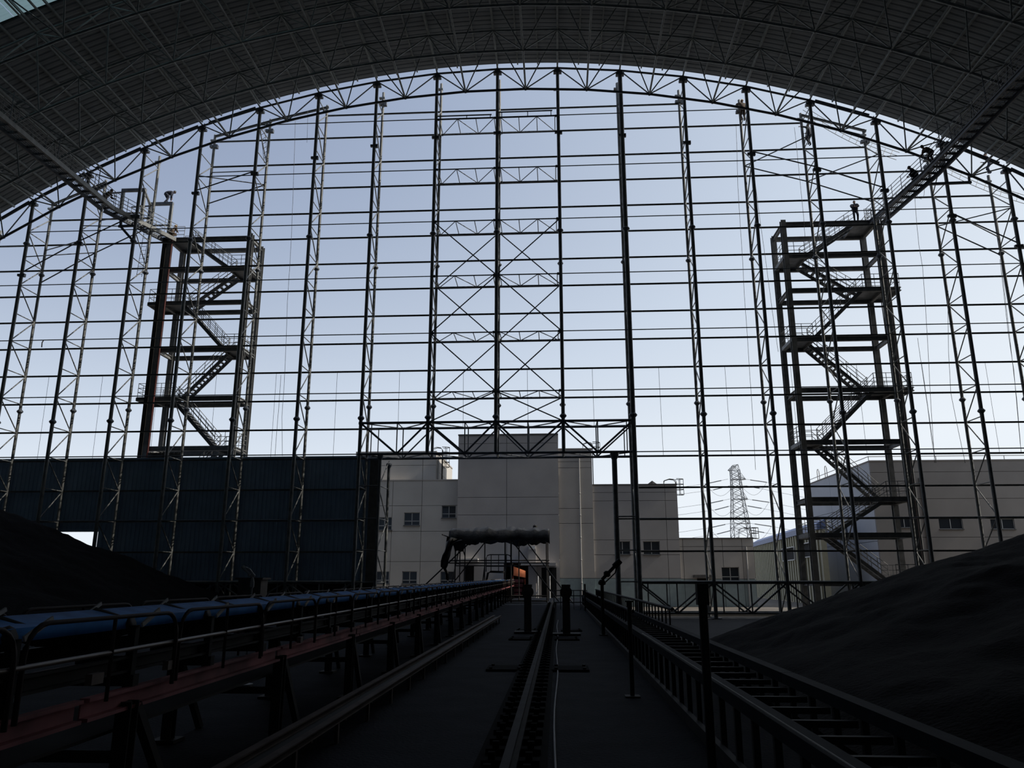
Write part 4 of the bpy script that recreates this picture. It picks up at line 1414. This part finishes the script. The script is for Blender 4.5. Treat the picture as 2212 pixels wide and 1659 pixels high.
for j, yy in enumerate((1036, 1079, 1131)):
    z = at(1600, yy, YP).z
    for c in range(4):
        bar(py, 'cross_arm', P(z, cor[c]), V((cxp(z) + 3.2, YP, z)), .09, m='pylon', shape='pipe6')
        bar(py, 'cross_arm', P(z + 2.2, cor[c]), V((cxp(z) + 3.2, YP, z)), .07, m='pylon', shape='pipe6')
    for sgn in (-1, 1):
        for dz, ln in ((0, 6.2), (-1.9, 5.0)):
            sx = cxp(z) + sgn * 2.4 - (0 if dz == 0 else sgn * 1.2)
            a = V((sx, YP, z + dz + .2))
            b = a + V((sgn * (ln + 1), 0, -1.1 if sgn > 0 else -1.5))
            t = thing('insulator_string', f'{"longer" if dz == 0 else "shorter"} insulator string on the {"far" if sgn > 0 else "near"} side of the distant pylon, {["top", "middle", "bottom"][j]} arm', 'insulator', a, 'pylon insulators')
            bar(t, 'insulator', a.lerp(b, .3), b, .16, m='pylon', shape='pipe6')
            bar(t, 'link', a, a.lerp(b, .3), .05, m='wire', shape='pipe6')
            e = b + V((sgn * 120, -40 if sgn < 0 else 40, -3 if sgn < 0 else -4))
            pts = [b.lerp(e, k / 12) - V((0, 0, 5.0 * math.sin(math.pi * k / 12))) for k in range(13)]
            tag(MB().tube(pts, .045, 4).build('power_line', 'wire'), f'{"outer" if dz == 0 else "inner"} power line running to the {"far" if sgn > 0 else "near"} side from the {["top", "middle", "bottom"][j]} pylon arm', 'cable', 'power lines')
            if dz == 0:
                q = V((cxp(z) + sgn * 1.0, YP - 1.5, z - 1.9))
                pts = [b.lerp(q, k / 10) - V((0, 0, 3.6 * math.sin(math.pi * k / 10))) for k in range(11)]
                MB().tube(pts, .04, 4).build('jumper_loop', 'wire', t)

# ---------------------------------------------------------------- scaffold canopy over the conveyor
YS = 57.5
sc = thing('scaffold_canopy', 'scaffold tube frame straddling the conveyor in front of the tower doorway', 'scaffold', (-4, YS, 0))
top = at(1200, 1166, YS).z
led = at(1200, 1216, YS).z


def sx(px, Y=YS):
    return at(px, 1230, Y).x


T = lambda n, a, b, r=.045: bar(sc, n, a, b, r, m='scaffold', shape='pipe6')
for px in (983, 1091, 1104, 1181):
    T('standard', (sx(px), YS, 0), (sx(px), YS, top + .3), .05 if px != 1104 else .06)
for px in (993, 1004, 1047, 1121, 1184):
    T('standard', (sx(px, 61), 61, 0), (sx(px, 61), 61, at(1200, 1167, 61).z), .045)
for z in (top, top + .35, led, led + .18):
    T('ledger', (sx(968 if z > led + 1 else 970), YS, z), (sx(1187), YS, z))
for px in (983, 1104, 1181):
    for z in (top, led):
        T('transom', (sx(px), YS, z), (sx(px) - .1, 61.3, z))
T('ledger', (sx(985, 61), 61, at(1200, 1167, 61).z), (sx(1186, 61), 61, at(1200, 1167, 61).z))
T('ledger', (sx(985, 61), 61, at(1200, 1222, 61).z), (sx(1186, 61), 61, at(1200, 1222, 61).z))
T('brace', at(920, 1262, YS - .3), at(1021, 1166, YS), .055)
T('brace', at(984, 1253, YS), at(1051, 1167, YS))
T('brace', at(1105, 1167, YS), at(1207, 1299, YS - 1.5))
T('brace', at(1135, 1167, YS), at(1240, 1306, YS - 3))
T('brace', at(996, 1168, 61), at(975, 1262, 61))
T('brace', at(994, 1168, 61), at(1004, 1200, 61))
T('brace', at(1047, 1222, 61), at(1043, 1255, 61))
for z in (.1, .45):
    T('kerb_tube', (sx(1070), YS, z), (sx(1182), YS, z), .06)
for x in (-8.4, -4.6, -.9):
    bar(sc, 'tube_end', (x, YS - .35, top + .38), (x, YS + 4, top + .38), .045, m='scaffold', shape='pipe6')
# railing frame on the conveyor inside the scaffold
t = thing('bridge_railing', 'rounded tube railing of the crossover platform on the conveyor under the scaffold', 'railing', at(1075, 1235, 59))
pa, pb_ = at(1050, 1235, 59), at(1104, 1235, 59)
zt_ = at(1200, 1198, 59).z
MB().tube([pa, (pa.x, 59, zt_ - .25), (pa.x + .1, 59, zt_ - .05), (pa.x + .3, 59, zt_), (pb_.x - .3, 59, zt_), (pb_.x - .1, 59, zt_ - .05), (pb_.x, 59, zt_ - .25), pb_], .04).build('top_rail', 'scaffold', t)
for k in (.2, .5, .8):
    x = pa.x + (pb_.x - pa.x) * k
    bar(t, 'baluster', (x, 59, pa.z), (x, 59, zt_), .03, m='scaffold', shape='pipe6')
bar(t, 'mid_rail', (pa.x, 59, zt_ - .85), (pb_.x, 59, zt_ - .85), .03, m='scaffold', shape='pipe6')
MB().tube([at(1050, 1257, 58), at(1054, 1238, 58), at(1060, 1235, 58), at(1090, 1236, 58)], .09).build('hose_arch', 'black_steel', t)

# tarpaulin thrown over it
from mathutils import noise
mb = MB()
xa, xb = sx(970), sx(1187)
nx, prof = 60, [(-.55, -.95), (-.5, -.2), (-.3, .3), (.2, .46), (1.2, .5), (2.4, .48), (3.6, .42), (3.95, .1), (4.0, -.5)]
rows = []
for dy, dz in prof:
    row = []
    for i in range(nx + 1):
        x = xa + (xb - xa) * i / nx
        w = noise.noise(V((x * 1.1, dy * 1.1, 3.1))) * .3 + noise.noise(V((x * 3.3, dy * 3, 8))) * .16
        low = 0
        if dz < -.5:
            low = noise.noise(V((x * .9, 5, 0))) * .22 + .32 + (-.55 if .06 < i / nx < .16 else 0) + (.18 if i / nx > .3 else 0)
        row.append(V((x, YS + dy + w * .5, top + .38 + dz + w + low)))
    rows.append(row)
vs = [p for r in rows for p in r]
n1 = nx + 1
mb.add(vs, [(j * n1 + i, j * n1 + i + 1, (j + 1) * n1 + i + 1, (j + 1) * n1 + i) for j in range(len(prof) - 1) for i in range(nx)], True)
tp = mb.build('tarpaulin', 'tarp', None, 'black tarpaulin thrown over the scaffold canopy, torn flap hanging at one end', 'tarpaulin')
so = tp.modifiers.new('thick', 'SOLIDIFY')
so.thickness = .04
# hanging flap
fl = [(1000, 1168, 966, 1158), (985, 1172, 964, 1170), (977, 1180, 962, 1185), (972, 1192, 960, 1193), (971, 1200, 956, 1200), (969, 1210, 953, 1212), (968, 1222, 952, 1224), (965, 1229, 957, 1229), (967, 1236, 963, 1236), (969, 1246, 963, 1246), (967, 1254, 965, 1252)]
vs = []
for i, (xr, yr, xl, yl) in enumerate(fl):
    for k in range(6):
        p = at(xl + (xr - xl) * k / 5, yl + (yr - yl) * k / 5, YS - .6)
        vs.append(p + V((0, .22 * math.sin(k * 2.1 + i), 0)))
f = MB().add(vs, [(j * 6 + k, j * 6 + k + 1, (j + 1) * 6 + k + 1, (j + 1) * 6 + k) for j in range(len(fl) - 1) for k in range(5)], True).build('hanging_flap', 'tarp', tp, label='twisted flap hanging down')
so = f.modifiers.new('thick', 'SOLIDIFY')
so.thickness = .05
# small floodlight on the canopy
p = at(1156, 1145, YS + 3)
t = thing('floodlight', 'small round lamp on a short mast above the tarpaulin', 'lamp', p)
bar(t, 'mast', p - V((0, 0, .6)), p + V((0, 0, .1)), .05, m='scaffold')
MB().lathe(p + V((0, 0, .25)), [(.05, -.18), (.17, -.08), (.17, .08), (.05, .16)], 10).build('head', 'scaffold', t)

# ---------------------------------------------------------------- long belt conveyor beside the middle strip
CDX, CDZ = -0.0180, 0.0042           # its run, per metre along the hall


def cv(x, y, z):
    return V((x + CDX * y, y, z + CDZ * y))


Y0C, Y1C = 1.2, 72.5
cvr = thing('belt_conveyor', 'long belt conveyor with sky sheen painted on blue cover, guard hoops and faded red stringers', 'conveyor', cv(-3.2, Y0C, 0))
# belt cover: shallow trough with a crowned skin
mb = MB()
ny = 60
sec = [(-.47, .02), (-.3, -.02), (-.1, -.035), (.1, -.035), (.3, -.02), (.47, .02), (.47, -.03), (-.47, -.03)]
vs = []
for j in range(ny + 1):
    y = Y0C + (Y1C - Y0C) * j / ny
    for k, (dx, dz) in enumerate(sec):
        vs.append(cv(-3.2 + dx, y, 1.27 + dz + (.008 * noise.noise(V((dx * 4, y * 1.7, 0))) if k < 6 else -.02)))
n = len(sec)
mb.add(vs, [(j * n + k, j * n + (k + 1) % n, (j + 1) * n + (k + 1) % n, (j + 1) * n + k) for j in range(ny) for k in range(n)], True)
mb.build('belt', 'belt', cvr)
for x in (-2.66, -3.74):
    y, k = Y0C, 0
    while y < Y1C - 1:
        y2 = min(y + 3.42, Y1C)
        bar(cvr, 'stringer', cv(x, y + .03, .80), cv(x, y2 - .03, .80), .06, .13, 'red', 'channel')
        bar(cvr, 'mid_rail', cv(x + (.07 if x > -3 else -.07), y, 1.11), cv(x + (.07 if x > -3 else -.07), y2, 1.11), .014, m='guard_light', shape='pipe6')
        y = y2
    bar(cvr, 'upper_stringer', cv(x + (-.06 if x > -3 else .06), Y0C, 1.0), cv(x + (-.06 if x > -3 else .06), Y1C, 1.0), .05, .1, 'black_steel', 'channel')
# guard hoops: one mesh shared by all of them
PITCH_H = 1.715
r_, hl, hz0, hz1 = .16, 1.60, .84, 1.315
pts = [V((0, 0, hz0)), V((0, 0, hz1 - r_))]
pts += [V((0, r_ - r_ * math.cos(t), hz1 - r_ + r_ * math.sin(t))) for t in [math.pi / 2 * i / 5 for i in range(1, 6)]]
pts += [V((0, hl - r_ + r_ * math.sin(t), hz1 - r_ + r_ * math.cos(t))) for t in [math.pi / 2 * i / 5 for i in range(0, 6)]]
pts += [V((0, hl, hz0))]
hoop = MB().tube(pts, .014).bar((0, hl / 2, hz0), (0, hl / 2, hz1), .013, shape='pipe6').mesh('guard_hoop', 'guard')
y = 2.23
while y < 68:
    for x in (-2.6, -3.82):
        p = cv(x, y, 0)
        o = obj('guard_hoop', hoop, cvr, loc=p - base_of(cvr))
    y += PITCH_H
# idler frames and legs
y, k = 1.6, 0
while y < 71:
    idl = MB()
    for s in (-1, 1):
        idl.bar(cv(-3.2 + s * .5, y, .85), cv(-3.2 + s * .5, y, 1.24), .05, .05, 'box')
        idl.bar(cv(-3.2 + s * .48, y, 1.25), cv(-3.2 + s * .16, y, 1.16), .06, shape='pipe8')
    idl.bar(cv(-3.36, y, 1.16), cv(-3.04, y, 1.16), .06, shape='pipe8').bar(cv(-3.75, y, .9), cv(-2.65, y, .9), .07, .07, 'box')
    idl.build('idler_frame', 'black_steel', cvr)
    for s in (-1, 1):
        MB().bar(cv(-3.2 + s * .55, y, 1.24), cv(-3.2 + s * .55, y + .22, 1.33), .012, .03, 'box').build('idler_bracket', 'concrete', cvr)
    y += 1.2
y = 2.2
while y < 71:
    for s, x in ((1, -2.66), (-1, -3.74)):
        bar(cvr, 'leg', cv(x, y, 0) * 1.0 - V((0, 0, CDZ * y)), cv(x, y, .78), .1, .1, 'black_steel', 'ibeam')
        bar(cvr, 'leg_brace', (x + CDX * (y + .75), y + .75, 0), cv(x, y + .1, .74), .06, .06, 'black_steel', 'box')
        MB().box((x + CDX * y - .12, y - .12, 0), (x + CDX * y + .12, y + .12, .03)).build('foot_plate', 'black_steel', cvr)
    bar(cvr, 'cross_tie', cv(-3.74, y, .45), cv(-2.66, y, .45), .06, .06, 'black_steel', 'box')
    y += 2.95
bar(cvr, 'return_belt', cv(-3.2, Y0C, .6), cv(-3.2, Y1C, .6), .9, .02, 'black_steel', 'box')
# a few loose things hung on the near stringer
for yy, zz, w in ((4.6, .98, .18), (5.5, .96, .1), (8.5, .9, .12), (10.0, .92, .1)):
    p = cv(-2.58, yy, zz)
    MB().box((p.x - .03, p.y - w / 3, p.z - .03), (p.x + .01, p.y + w / 3, p.z + .03)).build('tag_plate', 'guard_light', cvr)

# ---------------------------------------------------------------- low double channel on short legs
tr = thing('cable_channel', 'low double channel run on short legs along the floor beside the conveyor', 'channel', (-2.3, 3, 0))
for x, z in ((-2.20, .22), (-2.44, .23)):
    y = 4.0
    while y < 30.5:
        y2 = min(y + 5.4, 30.6)
        bend = .10 if y > 26 else 0
        bar(tr, 'channel_bar', (x, y, z), (x + bend * .3, y2, z - bend * .2), .075, .06, 'track', 'channel')
        y = y2
bar(tr, 'channel_floor', (-2.32, 4, .19), (-2.32, 30.6, .19), .18, .015, 'black_steel', 'box')
y = 4.3
while y < 30.7:
    for x in (-2.19, -2.45):
        bar(tr, 'short_leg', (x, y, 0), (x, y, .2), .035, .05, 'track', 'box')
    y += 1.27

# ---------------------------------------------------------------- crane rail with clips
rl = thing('crane_rail', 'single worn steel crane rail with rows of clips, running to the tower doorway', 'rail', (-.43, 2, 0))
y = 2.2
while y < 56:
    y2 = min(y + 9.0, 56)
    mb = MB()
    sec = [(-.06, 0), (.06, 0), (.06, .015), (.012, .03), (.012, .09), (.036, .105), (.036, .145), (-.036, .145), (-.036, .105), (-.012, .09), (-.012, .03), (-.06, .015)]
    n = len(sec)
    vs = [(-.43 + a, yy, b + .03) for yy in (y + .004, y2 - .004) for a, b in sec]
    mb.add(vs, [(i, (i + 1) % n, n + (i + 1) % n, n + i) for i in range(n)] + [tuple(range(n))[::-1], tuple(range(n, 2 * n))])
    mb.build('rail_length', 'rail', rl)
    y = y2
bar(rl, 'bed_strip', (-.43, 2.2, .012), (-.43, 56, .012), .62, .024, 'pitch', 'box')
clip = MB().box((-.09, -.07, 0), (.09, .07, .045)).box((-.03, -.03, .045), (.03, .03, .1)).mesh('rail_clip', 'pitch')
y = 2.6
while y < 55:
    for s in (-1, 1):
        o = obj('rail_clip', clip, rl, loc=V((-.43 + s * .16, y, .024)) - base_of(rl))
    y += .46
MB().tube([V((-.05 + .02 * math.sin(k * .7), 3 + k, .02)) for k in range(30)], .012).build('signal_cable', 'wire', None, 'thin cable lying on the floor along the crane rail', 'cable')

# floor plates beside the rail, two pairs of drum-headed posts
fp = [(-.93, 14.7), (.22, 14.7), (-.98, 21.9), (.24, 21.9), (-.98, 25.6), (.42, 25.6)]
for i, (x, y) in enumerate(fp):
    t = thing('floor_plate', f'black steel floor plate {"between the conveyor and" if x < 0 else "on the open side of"} the crane rail, {["nearest", "middle", "farthest"][i // 2]} of its row', 'plate', (x, y, 0), 'floor plates')
    MB().box((x - .36, y - .35, 0), (x + .3, y + .35, .035)).build('plate', 'pitch', t)
    for dx in (-.28, .22):
        for dy in (-.25, .25):
            MB().lathe((x + dx, y + dy, .035), [(.03, 0), (.03, .03)], 6).build('bolt', 'black_steel', t)
for x, y, w in ((-.93, 24.4, 'between the conveyor and the crane rail'), (.22, 23.6, 'on the open side of the crane rail')):
    t = thing('drum_head_post', f'dark floor post with a round drum head, {w}', 'post', (x, y, 0), 'drum headed posts')
    MB().box((x - .11, y - .11, .05), (x + .11, y + .11, 1.1)).build('shaft', 'rust', t)
    MB().lathe((x, y - .14, 1.2), [(.04, -.02), (.18, 0), (.18, .28), (.04, .3)], 14, 'Y').build('drum', 'rust', t)
    MB().box((x - .13, y - .13, 1.34), (x + .13, y + .13, 1.42)).build('cap', 'rust', t)
    MB().box((x - .4, y - .3, 0), (x + .4, y + .3, .06)).build('base_plate', 'black_steel', t)

# plain black posts in front of the side conveyor
for x, y, h, r, lab in ((1.19, 6.75, 1.52, .036, 'black post with a wider square head, nearest to the viewer beside the side conveyor'), (.99, 11.4, 1.27, .03, 'slim black post with a flat cap beside the side conveyor, farther of two')):
    t = thing('black_post', lab, 'post', (x, y, 0), 'black posts')
    bar(t, 'shaft', (x, y, 0), (x, y, h), r, m='black_steel')
    if h > 1.4:
        MB().box((x - .046, y - .046, h - .17), (x + .046, y + .046, h)).build('head', 'black_steel', t)
    else:
        MB().box((x - .055, y - .055, h - .02), (x + .055, y + .055, h)).build('cap', 'black_steel', t)
    MB().box((x - .1, y - .1, 0), (x + .1, y + .1, .02)).build('foot', 'black_steel', t)

# ---------------------------------------------------------------- side conveyor frame at the edge of the strip
sd = thing('side_conveyor', 'dark low conveyor frame of two long side beams on close posts, edging the middle strip', 'conveyor', (1.8, 3, 0))
for x, z, w in ((1.47, .60, .13), (2.28, .60, .13)):
    y = 2.4
    while y < 50:
        y2 = min(y + 6, 50)
        bar(sd, 'side_beam', (x, y + .01, z), (x, y2 - .01, z), w, .10, 'side_beam', 'box')
        y = y2
for x, z in ((1.50, .93), (2.30, .98)):
    bar(sd, 'top_rail', (x, 16.5, z), (x, 50, z), .035, m='black_steel')
y = 2.7
while y < 50:
    for x in (1.47, 2.28):
        bar(sd, 'post', (x, y, 0), (x, y, .56), .05, .05, 'black_steel', 'box')
        if y > 16.5:
            bar(sd, 'rail_post', (x + .02, y, .62), (x + .02, y, .95), .03, .03, 'guard', 'box')
    if y < 50:
        bar(sd, 'cross_bar', (1.52, y, .5), (2.23, y, .5), .05, .05, 'black_steel', 'box')
    y += .62
MB().box((1.40, 2.4, 0), (1.46, 50, .12)).build('toe_plate', 'black_steel', sd)
MB().tube([V((1.42, 3 + k, .665)) for k in range(12)], .006).build('bright_wire', 'concrete', sd)

# end railing across the strip
er = thing('end_railing', 'grey tube railing across the far end of the strip beside the side conveyor', 'railing', (0, 44, 0))
for z in (1.0, .72, .38):
    bar(er, 'rail', (-.25, 44, z), (1.55, 44, z), .028, m='tower', shape='pipe6')
for i in range(6):
    bar(er, 'baluster', (-.25 + i * .36, 44, 0), (-.25 + i * .36, 44, 1.0), .024, m='tower', shape='pipe6')
bar(er, 'end_post', (1.38, 42, 0), (1.38, 42, 1.35), .045, m='black_steel')

# ---------------------------------------------------------------- spray monitors
def monitor(label, x, y, h, az, m, barrel=.75, f=1.0):
    t = thing('spray_monitor', label, 'water cannon', (x, y, 0), 'spray monitors')
    d = V((math.sin(az) * .72, math.cos(az) * .3, .70)).normalized()
    bar(t, 'riser_pipe', (x, y, 0), (x, y, h), .05 * f, m=m)
    MB().lathe((x, y, h - .1), [(.05 * f, 0), (.11 * f, .03), (.11 * f, .10), (.06 * f, .16)], 10).build('swivel', m, t)
    p = V((x, y, h + .06))
    b = MB()
    b.tube([p, p + d * barrel * .5, p + d * barrel], .05 * f, 8)
    b.lathe(p + d * barrel * .35 + V((0, 0, 0)), [(.05 * f, -.08 * f), (.1 * f, -.04 * f), (.1 * f, .06 * f), (.05 * f, .1 * f)], 8)
    b.build('barrel', m, t)
    q = p + d * barrel
    MB().bar(q - d * .1 * f, q + d * .16 * f, .09 * f, shape='pipe8').build('nozzle', m, t)
    s = V((d.z, 0, -d.x))
    bar(t, 'support_arm', p + s * .12 * f, q - d * .2 * f + s * .14 * f, .02, m=m, shape='pipe6')
    bar(t, 'support_arm', q - d * .2 * f + s * .14 * f, q + s * .02, .02, m=m, shape='pipe6')
    MB().tube([V((x - .13, y, h - .6)), V((x - .15, y, h - .3)), V((x, y, h - .28))], .02).build('control_handle', m, t)
    MB().lathe((x, y, 0), [(.13, 0), (.13, .03)], 10).build('base_flange', m, t)
    return t


monitor('dark spray monitor on a tall riser pipe beside the side conveyor, nozzle tilted up', 1.28, 23.6, 1.5, math.radians(80), 'black_steel', .62)
monitor('pale spray monitor beyond the belt conveyor, nozzle pointing up towards the cladding wall', -4.75, 12.2, 1.52, math.radians(-80), 'pipe_white', .2, .32)
# red-brown box standing by the belt
t = thing('valve_box', 'small brown cabinet behind the belt conveyor near the spray monitor', 'box', (-6.6, 17, 0))
MB().box((-6.85, 16.8, .3), (-6.35, 17.2, 1.56)).build('cabinet', 'rust', t)
MB().box((-6.9, 16.75, 1.56), (-6.3, 17.25, 1.6)).build('lid', 'rust', t)
for dx in (-.2, .2):
    bar(t, 'leg', (-6.6 + dx, 17, 0), (-6.6 + dx, 17, .3), .04, .04, 'black_steel', 'box')

# ---------------------------------------------------------------- coal heaps
def heap(name, label, x0, x1, y0, y1, nx, ny, h, base):
    vs, fs = [], []
    for j in range(ny + 1):
        for i in range(nx + 1):
            x, y = x0 + (x1 - x0) * i / nx, y0 + (y1 - y0) * j / ny
            z = h(x, y)
            if z > 0.02:
                z += min(1, z) * (noise.noise(V((x * .35, y * .35, 1))) * .28 + noise.noise(V((x * 1.3, y * 1.3, 2))) * .10 + noise.noise(V((x * 4, y * 4, 5))) * .035)
            vs.append((x, y, base + max(z, -.04)))
    n1 = nx + 1
    fs = [(j * n1 + i, j * n1 + i + 1, (j + 1) * n1 + i + 1, (j + 1) * n1 + i) for j in range(ny) for i in range(nx)]
    return MB().add(vs, fs, True).build(name, 'coal', None, label, 'coal heap', 'coal heaps', 'stuff', base=(x0, y0, base))


def h_right(x, y):
    toe = max(4.0, 10.6 + .4 * (y - 40))
    z = .31 * (x - toe) + .55
    z = min(z, 5.2 + .1 * (x - 25))
    z = min(z, .75 * (48.3 - y))
    return z


def h_left(x, y):
    z = .50 * (-20.3 - x) + .08 * (y - 40)
    return min(z, 5.5, .75 * (49 - y))


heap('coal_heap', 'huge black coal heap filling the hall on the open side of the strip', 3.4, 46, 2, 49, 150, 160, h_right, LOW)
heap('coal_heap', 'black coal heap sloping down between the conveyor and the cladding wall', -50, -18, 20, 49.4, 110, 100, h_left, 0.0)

# ---------------------------------------------------------------- ropes and hoses hanging on the gable
def rope(label, pix, Y=51.4, r=.014):
    tag(MB().tube([at(x, y, Y) for x, y in pix], r, 5).build('hanging_rope', 'wire'), label, 'rope', 'ropes on the gable')


rope('thin wavy rope hanging in the bay beside the red pipe tower', [(638, 262), (636, 330), (633, 420), (630, 500), (627, 560), (621, 650), (618, 740), (614, 830), (609, 900), (610, 985)])
rope('thin double rope hanging short below the pale eave channel', [(665, 240), (664, 280), (663, 308)], r=.012)
rope('thin rope hanging straight beside the rope next to the red pipe tower', [(607, 810), (603, 870), (598, 930), (594, 985)])
rope('thin rope falling from the helmeted worker on the post top', [(1590, 272), (1592, 330), (1594, 405), (1598, 470), (1604, 560), (1608, 640), (1614, 720), (1619, 800), (1624, 870), (1628, 940), (1632, 1015)])
rope('thin slanting rope in front of the post beside the helmeted worker', [(1622, 330), (1632, 400), (1641, 470), (1655, 570), (1668, 670), (1681, 760)])
rope('thin rope falling from the worker beside the cable ladder', [(1716, 275), (1722, 330), (1729, 400), (1736, 470), (1740, 530)])
rope('rope looping under the dark catwalk workers', [(1976, 425), (1980, 480), (1985, 530), (1993, 578), (1999, 660), (2005, 760), (2010, 860), (2019, 1000)])
rope('slack loop of rope below the dark catwalk', [(1980, 412), (1982, 426), (1990, 430), (1996, 422), (1997, 406)])
rope('thin slanting rope in the bay behind the stair tower roof watcher', [(1982, 730), (1992, 800), (2004, 880), (2014, 960), (2022, 1000)])
rope('thin rope with a knotted end beside the seventh post', [(2047, 640), (2048, 700), (2049, 760), (2054, 850), (2070, 930), (2085, 1000)])
rope('pair rope hanging nearest the heap beside the lower cable ladder post', [(2150, 460), (2162, 560), (2180, 720), (2196, 860), (2206, 980)])
rope('second rope hanging close to the heap side post', [(2160, 560), (2178, 720), (2190, 800), (2204, 960)])
rope('short dark rag caught on a girt in the outermost cladding side bay', [(94, 735), (91, 740), (90, 750)], r=.04)
